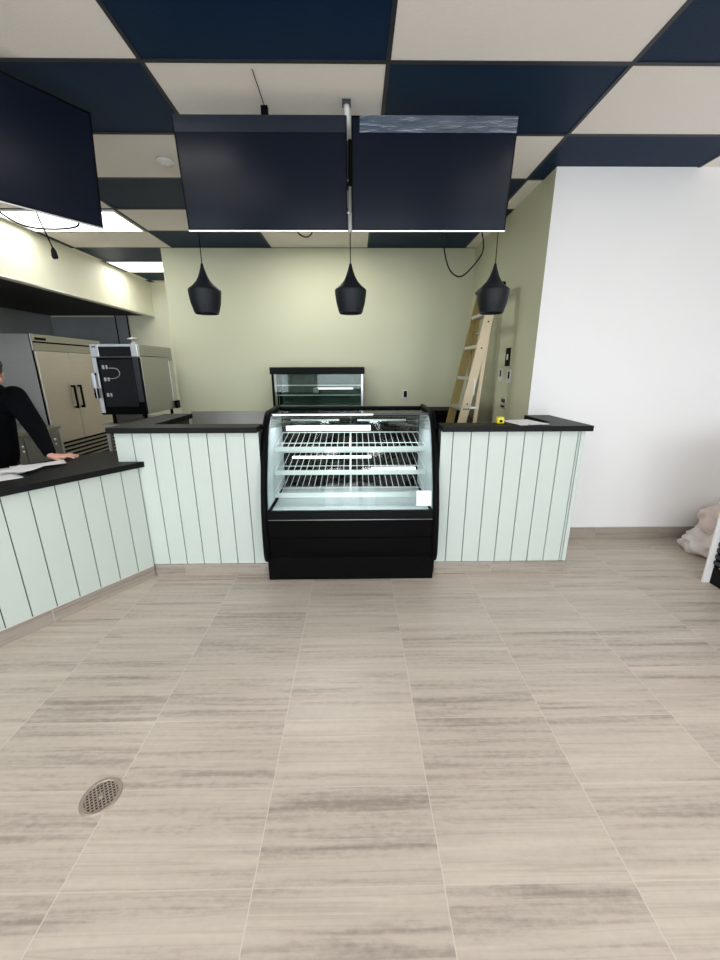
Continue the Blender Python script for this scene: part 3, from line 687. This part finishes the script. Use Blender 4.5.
# little box on a thin wire just behind the top of the left centre screen
t = thing('hanging_junction_box', 'small dark box on a thin wire above the left centre screen', 'box', (-0.505, 2.71, 2.97))
b = MB(); b.box(-0.528, -0.488, 2.70, 2.73, 2.97, 3.045, m_blk, 0.004); b.build('box_body', None, t)
b = MB(); b.tube([(-0.507, 2.715, 3.045), (-0.508, 2.60, 3.050), (-0.510, 2.45, CZ-0.004)], 0.0022, m_blk, 5); b.build('wire', None, t)

def bez(pts, n=24):
    P = [Vector(p) for p in pts]; out = []
    Q = [P[0]*2-P[1]]+P+[P[-1]*2-P[-2]]
    for i in range(1, len(Q)-2):
        for k in range(n//(len(Q)-3)+2):
            t_ = k/(n//(len(Q)-3)+2); a, b_, c, d_ = Q[i-1], Q[i], Q[i+1], Q[i+2]
            out.append(0.5*((2*b_)+(-a+c)*t_+(2*a-5*b_+4*c-d_)*t_*t_+(-a+3*b_-3*c+d_)*t_**3))
    out.append(P[-1]); return out
def cable(name, pts, r, label, m=m_blkm):
    bb = MB(); bb.tube(bez(pts), r, m, 6); return tag(bb.build(name, None, None, pts[0]), label, 'cable')
cable('power_cable', [(0.560, 2.745, 2.70), (0.563, 2.745, 2.43), (0.580, 2.745, 2.30), (0.62, 2.745, 2.205), (0.685, 2.745, 2.17), (0.75, 2.745, 2.215), (0.815, 2.745, 2.30), (0.82, 2.745, 2.37), (0.80, 2.745, 2.46), (0.79, 2.745, 2.68)], 0.0045, 'black power cable looping under the right centre screen')
cable('signal_cable', [(-0.38, 2.745, 2.62), (-0.36, 2.745, 2.46), (-0.345, 2.745, 2.415), (-0.30, 2.745, 2.395), (-0.265, 2.745, 2.415), (-0.26, 2.745, 2.46), (-0.275, 2.745, 2.62)], 0.004, 'short black cable loop peeking below the left centre screen')
pc = -n3*0.03
def s3(px_y, off):  # points below the third screen
    return px_y
t = thing('plug_cable', 'black cable with a plug dangling under the upper left screen', 'cable', (-1.72, 2.40, 2.2))
b = MB(); b.tube(bez([(-1.745, 2.44, 2.60), (-1.735, 2.45, 2.42), (-1.715, 2.46, 2.33), (-1.700, 2.47, 2.255)]), 0.0038, m_blkm, 6); b.build('cord', None, t)
b = MB(); b.tube([(-1.700, 2.47, 2.262), (-1.699, 2.47, 2.245), (-1.698, 2.47, 2.215), (-1.698, 2.47, 2.205)], [0.006, 0.013, 0.016, 0.012], m_blkm, 10); b.build('plug', None, t)
b = MB()
for dx in (-0.007, 0.007): b.box(-1.698+dx-0.001, -1.698+dx+0.001, 2.467, 2.473, 2.188, 2.206, m_silver)
b.build('plug_prong', None, t)
cable('signal_cable', [(-1.90, 2.31, 2.60), (-1.88, 2.33, 2.44), (-1.84, 2.36, 2.38), (-1.77, 2.40, 2.345), (-1.68, 2.46, 2.35), (-1.60, 2.53, 2.38), (-1.585, 2.56, 2.415), (-1.61, 2.56, 2.48), (-1.64, 2.57, 2.60)], 0.005, 'black cable loop hanging under the upper left screen')

# ------------------------------------------------------------ kitchen: fridge, cabinet, oven
FXp = -4.0
t = thing('reach_in_refrigerator', 'tall stainless two-door reach-in refrigerator in the kitchen at the left', 'refrigerator', (-4.4, 5.76, 0))
fy0, fy1, ft = 5.10, 6.45, 2.03
b = MB(); b.box(FXp-0.80, FXp-0.03, fy0, fy1, 0.10, ft, m_steel, 0.004); b.build('cabinet', None, t)
b = MB(); b.box(FXp-0.03, FXp-0.005, fy0, fy1, ft-0.20, ft, m_steel, 0.004); b.build('top_panel', None, t)
b = MB(); b.box(FXp-0.006, FXp+0.001, fy0+0.02, fy1-0.02, ft-0.105, ft-0.085, m_blk); b.build('vent_slot', None, t)
b = MB(); b.box(FXp-0.006, FXp+0.001, fy0+0.06, fy0+0.24, ft-0.07, ft-0.04, m_blk, 0.002); b.build('thermometer_display', None, t)
b = MB(); b.box(FXp-0.031, FXp-0.02, fy0-0.002, fy0+0.018, 0.1, ft, m_blk); b.build('side_gasket', None, t)
ym = 5.70; 
for y0, y1, hy in ((fy0+0.02, ym+0.0-0.004, ym-0.075), (ym+0.004, fy1-0.01, ym+0.055)):
    dd = box1(FXp-0.03, FXp, y0, y1, 0.64, ft-0.205, m_steelw, 0.006).build('door', None, t)
    bb = MB(); bb.box(FXp, FXp+0.04, hy-0.012, hy+0.012, 1.36, 1.39, m_blk, 0.003); bb.box(FXp, FXp+0.04, hy-0.012, hy+0.012, 1.07, 1.10, m_blk, 0.003)
    bb.box(FXp+0.03, FXp+0.05, hy-0.014, hy+0.014, 1.07, 1.39, m_blk, 0.004); bb.build('handle', None, dd)
b = MB(); b.box(FXp-0.03, FXp-0.012, fy0, fy1, 0.10, 0.635, m_blk)
for i in range(9): b.box(FXp-0.012, FXp, fy0+0.03, fy1-0.03, 0.125+i*0.057, 0.158+i*0.057, m_steel, 0.003)
b.build('louvre_grille', None, t)
for x in (FXp-0.72, FXp-0.10):
    for y in (fy0+0.08, fy1-0.08): b = MB(); b.tube([(x, y-0.015, 0.05), (x, y+0.015, 0.05)], 0.05, m_blkm, 16); b.build('caster', None, t)
# undercounter prep cabinet
t = thing('undercounter_cabinet', 'low stainless undercounter cabinet in front of the tall refrigerator', 'cabinet', (-4.25, 4.6, 0))
b = MB(); b.box(-4.6, -3.88, 3.9, 5.06, 0.08, 0.86, m_steel, 0.004); b.build('body', None, t)
b = MB(); b.box(-4.62, -3.85, 3.88, 5.075, 0.86, 0.905, m_steel, 0.006); b.build('worktop', None, t)
for y0, y1, ky in ((3.93, 4.47, 4.43), (4.49, 5.03, 4.93)):
    dd = box1(-3.88, -3.862, y0, y1, 0.12, 0.83, m_steeld, 0.004).build('door', None, t)
    bb = MB()
    for z in (0.74, 0.68): bb.ball((-3.852, ky, z), 0.014, m_silver, 12, 8)
    bb.build('latch', None, dd)
b = MB(); b.box(-3.88, -3.855, 5.035, 5.062, 0.08, 0.86, m_alu, 0.002); b.build('corner_post', None, t)
for x in (-4.5, -3.95):
    for y in (4.0, 4.98): b = MB(); b.tube([(x, y, 0), (x, y, 0.09)], 0.022, m_steel, 10); b.build('foot', None, t)

# oven stand and combi oven
t = thing('oven_stand', 'low stainless stand carrying the countertop oven', 'stand', (-2.62, 4.86, 0))
b = MB(); b.box(-2.88, -2.30, 4.42, 5.36, 0.965, 1.00, m_steel, 0.004); b.build('stand_top', None, t)
for x in (-2.85, -2.34):
    for y in (4.46, 5.32): b = MB(); b.box(x-0.02, x+0.02, y-0.02, y+0.02, 0, 0.965, m_steel, 0.003); b.build('leg', None, t)
b = MB(); b.box(-2.85, -2.34, 4.46, 5.32, 0.30, 0.32, m_steel); b.build('undershelf', None, t)
ox0, ox1, oy0, oy1, oz0, oz1 = -2.885, -2.375, 4.45, 5.27, 1.105, 1.865
t = thing('combi_oven', 'stainless countertop oven with dark glass door on the kitchen stand', 'oven', (-2.63, 4.86, 1.0))
b = MB(); b.box(ox0, ox1, oy0+0.05, oy1, oz0, oz1-0.125, m_steel, 0.005); b.build('body', None, t)
b = MB(); b.box(ox0, ox1, oy0+0.05, oy1, oz1-0.12, oz1, m_steel, 0.005); b.build('top_cover', None, t)
for r_ in range(3):
    for k in range(9): b = MB(); b.box(ox1-0.001, ox1+0.002, oy0+0.15+k*0.07, oy0+0.19+k*0.07, oz1-0.095+r_*0.028, oz1-0.085+r_*0.028, m_steeld); b.build('vent_slot', None, t)
b = MB(); b.box(ox0, ox0+0.09, oy0, oy0+0.05, oz1-0.13, oz1, m_silver, 0.004); b.box(ox1-0.07, ox1, oy0, oy0+0.05, oz1-0.13, oz1, m_silver, 0.004); b.box(ox0+0.09, ox1-0.07, oy0+0.004, oy0+0.05, oz1-0.03, oz1, m_silver); b.build('fascia', None, t)
b = MB(); b.box(ox0+0.09, ox1-0.07, oy0-0.001, oy0+0.03, oz1-0.13, oz1-0.025, m_glassk, 0.003); b.build('control_panel', None, t)
b = MB(); b.box(ox0+0.025, ox0+0.065, oy0-0.003, oy0, oz1-0.035, oz1-0.022, m_blk); b.build('maker_badge', None, t)
b = MB(); b.box(ox0, ox1, oy0, oy0+0.045, oz0, oz1-0.137, m_blk, 0.006)
dd = b.build('door', None, t)
b = MB(); b.box(ox0+0.075, ox1-0.075, oy0-0.003, oy0, oz0+0.09, oz1-0.16, m_glassk, 0.002); b.build('door_window', None, dd)
b = MB(); b.box(ox0+0.005, ox0+0.05, oy0-0.002, oy0+0.001, oz0+0.02, oz1-0.14, m_silver); b.build('door_trim', None, dd); b = MB(); b.box(ox1-0.065, ox1-0.005, oy0-0.002, oy0+0.001, oz0+0.14, oz1-0.14, m_dgrey); b.build('door_trim', None, dd)
b = MB(); b.box(ox0-0.012, ox0+0.02, oy0-0.05, oy0-0.025, oz0+0.24, oz1-0.30, m_silver, 0.006); b.box(ox0-0.012, ox0+0.022, oy0-0.05, oy0, oz0+0.18, oz0+0.30, m_blk, 0.006); b.box(ox0, ox0+0.02, oy0-0.03, oy0, oz1-0.33, oz1-0.30, m_blk); b.build('handle', None, dd)
for z in (oz0+0.20, oz0+0.37, oz0+0.50):
    b = MB(); b.box(ox0+0.10, ox0+0.125, oy0-0.0045, oy0-0.003, z, z+0.04, m_alu); b.build('rack_guide', None, dd); b = MB(); b.box(ox0+0.14, ox0+0.16, oy0-0.0045, oy0-0.003, z, z+0.04, m_alu); b.build('rack_guide', None, dd)
b = MB()
b.tube(bez([(ox0+0.13, oy0-0.0045, oz0+0.40), (ox0+0.22, oy0-0.0045, oz0+0.40), (ox0+0.28, oy0-0.0045, oz0+0.44), (ox0+0.26, oy0-0.0045, oz0+0.50), (ox0+0.17, oy0-0.0045, oz0+0.51)]), 0.004, m_alu, 6)
b.build('fan_guard', None, dd)
for x in (ox0+0.08, ox1-0.06):
    for y in (oy0+0.09, oy1-0.08): b = MB(); b.tube([(x, y, 1.0), (x, y, oz0+0.005)], [0.022, 0.016], m_blk, 12); b.build('foot', None, t)
b = MB(); b.box(ox1, ox1+0.03, oy1-0.10, oy1, oz0, oz0+0.10, m_blk, 0.004); b.build('drain_box', None, t)
b = MB(); b.box(ox1, ox1+0.014, oy1-0.13, oy1-0.02, oz0+0.10, oz1-0.16, m_alu, 0.003); b.build('rear_panel', None, t)
# flexible hose drop behind the oven
t = thing('duct_chase', 'grey vertical pipe pair running down the kitchen back wall above the oven', 'pipe', (-4.1, 7.35, 2.0))
for x in (-4.24, -4.03): b = MB(); b.tube([(x, 7.39, 1.2), (x, 7.39, 2.52)], 0.009, m_blk, 8); b.build('pipe', None, t)
b = MB(); b.box(-4.22, -4.05, 7.395, 7.425, 1.2, 2.518, m_steeld); b.build('panel', None, t)
t = thing('kitchen_valve', 'crumpled foil-like vent cap standing on the oven top', 'vent cap', (-2.6, 5.1, 1.867))
b = MB(); b.tube([(-2.78, 5.14, 1.867), (-2.78, 5.14, 1.885), (-2.775, 5.14, 1.93), (-2.78, 5.14, 1.96)], [0.05, 0.045, 0.03, 0.022], m_alu, 12); b.build('stack', None, t)
b = MB(); b.lathe([(0.0, 0.03), (0.06, 0.01), (0.062, 0.0), (0.0, 0.0)], (-2.78, 5.14, 1.96), m_alu, 16); b.build('cap', None, t)

# ------------------------------------------------------------ right: open merchandiser, bag
t = thing('open_merchandiser', 'black louvred merchandiser with white end panel, cut by the right edge', 'merchandiser', (3.05, 2.1, 0))
b = MB(); b.box(2.682, 3.5, 2.60, 2.618, 0.0, 1.10, m_white, 0.004); b.build('end_panel', None, t)
b = MB(); b.box(2.678, 3.5, 1.30, 1.34, 0.0, 1.10, m_white, 0.004); b.build('end_panel', None, t)
b = MB(); b.box(2.735, 3.48, 1.34, 2.60, 0.0, 0.13, m_blkm); b.build('plinth', None, t)
b = MB(); b.box(2.735, 3.48, 1.34, 2.60, 0.135, 0.62, m_blk)
for i in range(9): b.box(2.718, 2.738, 1.36, 2.595, 0.165+i*0.05, 0.195+i*0.05, m_dgrey, 0.002)
b.build('louvre_panel', None, t)
b = MB(); b.box(3.40, 3.48, 1.34, 2.60, 0.62, 1.10, m_blk); b.build('back_wall', None, t)
b = MB(); b.box(3.05, 3.48, 1.34, 2.60, 1.04, 1.10, m_blk, 0.004); b.build('canopy', None, t)
for z in (0.622, 0.83): b = MB(); b.box(2.80, 3.40, 1.345, 2.595, z, z+0.02, m_dgrey); b.build('shelf', None, t)
b = MB(); b.tube(bez([(2.727, 2.545, 0.150), (2.722, 2.51, 0.158), (2.722, 2.46, 0.140), (2.727, 2.43, 0.150)]), 0.004, m_silver, 6); b.build('small_silver_badge', None, t)

def blob(name, c, dims, m, seed, parent=None, rough=0.12, lobes=5):
    rnd = random.Random(seed); bb = bmesh.new(); bmesh.ops.create_icosphere(bb, subdivisions=5, radius=1.0)
    dirs = [(Vector((rnd.gauss(0, 1), rnd.gauss(0, 1), rnd.gauss(0, 1))).normalized(), rnd.uniform(3, 9), rnd.uniform(0, 6)) for _ in range(lobes*3)]
    for v in bb.verts:
        p = v.co.normalized(); k = 1.0
        for d_, f, ph in dirs: k += rough/lobes*abs(math.sin(f*p.dot(d_)+ph))*1.2
        q = p*k; v.co = Vector((q.x*dims[0], q.y*dims[1], max(q.z*dims[2], -dims[2]*0.82)))
    for f in bb.faces: f.smooth = True
    me = bpy.data.meshes.new(name); 
    off = wloc(parent) if parent is not None else Vector((0, 0, 0))
    for v in bb.verts: v.co += Vector(c)-off
    bb.to_mesh(me); bb.free(); me.materials.append(m)
    o = bpy.data.objects.new(name, me); COL.objects.link(o)
    if parent is not None: o.parent = parent
    return o
t = thing('plastic_bag', 'crumpled white and pinkish plastic bags slumped on the floor at the white wall base', 'bag', (3.15, 3.12, 0))
blob('bag_lower', (3.33, 3.10, 0.078), (0.20, 0.13, 0.095), m_bag, 3, t, 0.35)
blob('bag_upper', (3.38, 3.14, 0.225), (0.15, 0.11, 0.12), mat('pink_tinted_bag', (0.82, 0.68, 0.62), 0.4, noise=0.08, nscale=9, bump=0.5), 5, t, 0.4)
blob('red_packet', (3.21, 3.00, 0.20), (0.05, 0.03, 0.025), m_red, 8, t, 0.2)
b = MB(); b.tube(bez([(3.16, 3.08, 0.12), (3.19, 3.06, 0.19), (3.24, 3.06, 0.27), (3.29, 3.08, 0.33)]), 0.012, m_bag, 8); b.build('bag_tie', None, t)

# ------------------------------------------------------------ floor drain
DC = (-1.000, 1.108, 0.0)
t = thing('floor_drain', 'round metal floor drain with a lattice grate in the tiled floor', 'floor drain', DC)
b = MB(); b.lathe([(0.0, 0.0012), (0.058, 0.0012)], DC, m_hole, 40); b.build('drain_well', None, t)
b = MB(); b.lathe([(0.057, 0.001), (0.057, 0.0045), (0.070, 0.0045), (0.073, 0.0008)], DC, m_drain, 48); b.build('rim', None, t)
b = MB(); R_ = 0.0575
for a in (math.radians(38), math.radians(128)):
    ca, sa = math.cos(a), math.sin(a)
    for i in range(-4, 5):
        off = i*0.0125; h_ = math.sqrt(max(R_*R_-off*off, 0)); T = Matrix.Translation(DC) @ Matrix.Rotation(a, 4, 'Z')
        b.T = T; b.box(-h_, h_, off-0.0023, off+0.0023, 0.0018, 0.0042 if a < 1 else 0.0041, m_drain)
b.T = Matrix()
b.lathe([(0.0, 0.0048), (0.009, 0.0048), (0.010, 0.002)], DC, m_drain, 20); b.build('grate', None, t)

# ------------------------------------------------------------ person behind the diagonal counter
def capsule(bb, p, q, ra, rb, n=16, m=None):
    p, q = Vector(p), Vector(q)
    bb.tube([p, p.lerp(q, .5), q], [ra, (ra+rb)/2, rb], m, n)
    bb.ball(p, ra, m, n, 10); bb.ball(q, rb, m, n, 10)
def remesh(o, vox, smooth_it=6, smooth_f=0.6):
    md = o.modifiers.new('r', 'REMESH'); md.mode = 'VOXEL'; md.voxel_size = vox; md.use_smooth_shade = True
    sm = o.modifiers.new('s', 'SMOOTH'); sm.iterations = smooth_it; sm.factor = smooth_f
    dg = bpy.context.evaluated_depsgraph_get(); me = bpy.data.meshes.new_from_object(o.evaluated_get(dg))
    o.modifiers.clear(); old = o.data; mats = list(old.materials); o.data = me
    if not me.materials:
        for mm in mats: me.materials.append(mm)
    return o
PER = thing('person', 'person in a black sweater leaning one hand on the lower diagonal counter', 'person', (-2.82, 2.95, 0))
F_ = Vector((0.80, -0.60, 0)); Lf = Vector((0.60, 0.80, 0)); UZ = Vector((0, 0, 1))
hip = Vector((-2.86, 2.96, 0.96)); chest = Vector((-2.78, 2.90, 1.28)); neck = Vector((-2.715, 2.855, 1.455))
shL = Vector((-2.585, 3.01, 1.405)); shR = Vector((-2.845, 2.71, 1.405))
elL = Vector((-2.440, 2.965, 1.17)); wrL = Vector((-2.275, 2.835, 0.988))
elR = Vector((-2.73, 2.55, 1.19)); wrR = Vector((-2.52, 2.50, 1.003))
hc = Vector((-2.570, 2.82, 1.575))
kL = hip+Lf*0.10-UZ*0.47+F_*0.03; kR = hip-Lf*0.10-UZ*0.47+F_*0.03
aL = Vector((hip.x, hip.y, 0.09))+Lf*0.12-F_*0.02; aR = Vector((hip.x, hip.y, 0.09))-Lf*0.12-F_*0.02
bd = MB()
def torso(bb, g):
    for p, w_, dp in ((hip, 0.155, 0.105), (hip.lerp(chest, .5), 0.145, 0.10), (chest, 0.165, 0.115), (chest.lerp(neck, .55), 0.165, 0.10)):
        for k in (-1, -0.5, 0, 0.5, 1): bb.ball(p+Lf*(w_-dp*0.8)*k, dp+g, None, 20, 12, (1, 1, 1.35))
torso(bd, -0.008)
capsule(bd, neck-UZ*0.05, hc-UZ*0.06-F_*0.02, 0.060, 0.055)
for s, e, w_ in ((shL, elL, wrL), (shR, elR, wrR)):
    capsule(bd, s, e, 0.050, 0.038); capsule(bd, e, w_, 0.040, 0.026); capsule(bd, neck-UZ*0.05, s, 0.05, 0.05)
for k_, a_, sgn in ((kL, aL, 1), (kR, aR, -1)):
    capsule(bd, hip+Lf*0.09*sgn-UZ*0.03, k_, 0.085, 0.052); capsule(bd, k_, a_, 0.052, 0.034); capsule(bd, a_-UZ*0.045, a_-UZ*0.05+F_*0.15, 0.036, 0.028)
# head with features
Fd = (F_*0.98 - UZ*0.2).normalized(); Ud = (UZ + F_*0.2).normalized(); HT = Matrix((Fd, Lf, Ud)).transposed().to_4x4(); HT.translation = hc
bd.T = HT
bd.ball((-0.01, 0, 0.025), 0.082, None, 24, 16, (1.15, 0.92, 1.12)); bd.ball((0.020, 0, -0.035), 0.064, None, 24, 16, (1.05, 0.92, 1.15)); bd.ball((0.058, 0, -0.090), 0.026, None, 16, 10, (1, 1.2, 0.8))
bd.tube([(0.082, 0, 0.015), (0.098, 0, -0.012), (0.106, 0, -0.030)], [0.009, 0.012, 0.015], None, 10); bd.ball((0.104, 0, -0.032), 0.015, None, 12, 8, (1, 1.2, .8))
bd.ball((0.080, 0, 0.020), 0.016, None, 12, 8, (0.8, 3.0, 0.6)); bd.ball((0.084, 0, -0.062), 0.013, None, 12, 8, (0.8, 1.9, .8))
for sg in (-1, 1): bd.ball((0.0, sg*0.078, -0.012), 0.030, None, 14, 10, (0.62, 0.30, 1.05)); bd.ball((0.060, sg*0.040, -0.030), 0.024, None, 12, 8, (0.8, 1, 0.9))
bd.T = Matrix()
# hands: left resting flat on the counter, right the same out of frame
def hand(bb, w_, fd, thumb_dir, zt):
    fd = Vector(fd).normalized(); td = Vector(thumb_dir).normalized(); nails = []
    pc_ = w_+fd*0.055-UZ*0.014
    for k in (-1.0, -0.33, 0.33, 1.0): capsule(bb, w_+td*k*0.018+fd*0.01, w_+fd*0.088+td*k*0.031+UZ*(-0.012), 0.0165, 0.0125, 12)
    L_ = (0.062, 0.078, 0.083, 0.074)
    for k, (u, ln, sp) in enumerate(((-1.12, L_[0], -0.42), (-0.38, L_[1]+.003, -0.15), (0.36, L_[2], 0.06), (1.10, L_[3], 0.28))):
        b0 = w_+fd*0.085+td*u*0.030-UZ*0.010
        d1 = (fd+td*sp).normalized(); p1 = b0+d1*ln*0.42+UZ*0.010; p2 = p1+d1*ln*0.32-UZ*0.010; p3 = p2+d1*ln*0.24-UZ*0.008
        p3.z = max(p3.z, zt+0.0078); p2.z = max(p2.z, zt+0.009)
        capsule(bb, b0, p1, 0.0096, 0.0084, 12); capsule(bb, p1, p2, 0.0084, 0.0077, 12); capsule(bb, p2, p3, 0.0077, 0.0068, 12)
        nails.append((p3, d1))
    t0 = w_+fd*0.022+td*0.026-UZ*0.008; d1 = (fd*0.62+td*0.78).normalized(); t1 = t0+d1*0.040-UZ*0.008; t2 = t1+(fd*0.85+td*0.5).normalized()*0.030-UZ*0.004; t2.z = max(t2.z, zt+0.009)
    capsule(bb, t0, t1, 0.0150, 0.0115, 12); capsule(bb, t1, t2, 0.0112, 0.0085, 12); nails.append((t2, (fd*0.85+td*0.5).normalized()))
    return nails
fdL = Vector((0.93, 0.37, 0)); tdL = Vector((0.37, -0.93, 0))
nl = hand(bd, wrL-UZ*0.008, fdL, tdL, 0.948)
hand(bd, wrR-UZ*0.02, Vector((0.85, -0.35, 0)), Vector((0.35, 0.85, 0)), 0.948)
body = bd.build('body', m_skin, PER); remesh(body, 0.0032, 3, 0.45)
b = MB()
for p, d_ in nl:
    T = Matrix.Translation(p+UZ*0.0058) @ Matrix((d_, Vector((-d_.y, d_.x, 0)), UZ)).transposed().to_4x4(); b.T = T
    b.ball((0.0, 0, 0), 0.005, m_nail, 10, 6, (1.2, 1, 0.35))
b.T = Matrix(); b.build('fingernail', None, PER)
# eyes, lips, hair
b = MB(); b.T = HT
for sg in (-1, 1): b.ball((0.077, sg*0.031, 0.002), 0.0125, m_eyew, 16, 10)
for sg in (-1, 1): b.ball((0.0865, sg*0.031, 0.002), 0.0055, m_iris, 12, 8, (.7, 1, 1))
b.T = Matrix(); b.build('eyes', None, PER)
b = MB(); b.T = HT; b.ball((0.092, 0, -0.059), 0.010, m_lip, 14, 8, (0.5, 2.0, 0.35)); b.ball((0.091, 0, -0.066), 0.010, m_lip, 14, 8, (0.5, 1.8, 0.42)); b.T = Matrix(); b.build('lips', None, PER)
hb = MB(); hb.T = HT
hb.ball((-0.022, 0, 0.040), 0.093, m_hair, 28, 18, (1.08, 0.95, 1.05)); hb.ball((-0.055, 0, -0.015), 0.068, m_hair, 20, 14, (0.8, 1.1, 1.1))
rnd = random.Random(4)
for i in range(60):
    a = rnd.uniform(-1.4, 1.4); e = rnd.uniform(0.15, 1.3)
    p = Vector((math.cos(e)*math.cos(a)*0.095-0.015, math.cos(e)*math.sin(a)*0.086, math.sin(e)*0.095+0.04))
    hb.ball(p, rnd.uniform(0.010, 0.018), m_hair, 8, 6, (1.3, 0.9, 0.8))
hb.T = Matrix(); remesh(hb.build('hair', m_hair, PER), 0.005, 2, 0.4)
# sweater
sw = MB(); torso(sw, 0.012)
sw.ball(hip-UZ*0.03, 0.165, None, 20, 12, (1.05, 1.08, 1.05)); capsule(sw, hip+Lf*0.04, chest+Lf*0.05-UZ*0.02, 0.155, 0.150, 24); capsule(sw, hip-Lf*0.04, chest-Lf*0.05-UZ*0.02, 0.155, 0.150, 24)
capsule(sw, neck-UZ*0.07, neck+UZ*0.015+F_*0.004, 0.085, 0.064)
for s, e, w_ in ((shL, elL, wrL), (shR, elR, wrR)):
    capsule(sw, s, e, 0.080, 0.066); we = w_.lerp(e, 0.10); capsule(sw, e, we, 0.064, 0.042); capsule(sw, neck-UZ*0.065, s, 0.068, 0.070); capsule(sw, s, chest+(s-chest)*0.45, 0.075, 0.10)
for k in range(9):   # soft folds on the sleeve
    p = shL.lerp(elL, 0.25+k*0.09) if k < 5 else elL.lerp(wrL, (k-5)*0.2+0.05)
    sw.ball(p+Vector((rnd.uniform(-.012, .012), rnd.uniform(-.012, .012), rnd.uniform(-.012, .012))), 0.060 if k < 5 else 0.050, None, 14, 8)
remesh(sw.build('sweater', m_knit, PER), 0.007, 5, 0.5)
tr = MB(); tr.ball(hip-UZ*0.04, 0.135, None, 20, 12, (1.1, 1.1, 0.95))
for k_, a_, sgn in ((kL, aL, 1), (kR, aR, -1)):
    capsule(tr, hip+Lf*0.085*sgn-UZ*0.05, k_, 0.098, 0.070); capsule(tr, k_, a_+UZ*0.03, 0.070, 0.060)
remesh(tr.build('trousers', m_jean, PER), 0.010, 3, 0.5)
for a_ in (aL, aR):
    sh = MB(); capsule(sh, a_-UZ*0.035-F_*0.03, a_-UZ*0.045+F_*0.16, 0.047, 0.038); sh.ball(a_+UZ*0.0, 0.045)
    remesh(sh.build('shoe', m_blkm, PER), 0.006, 2, 0.4)
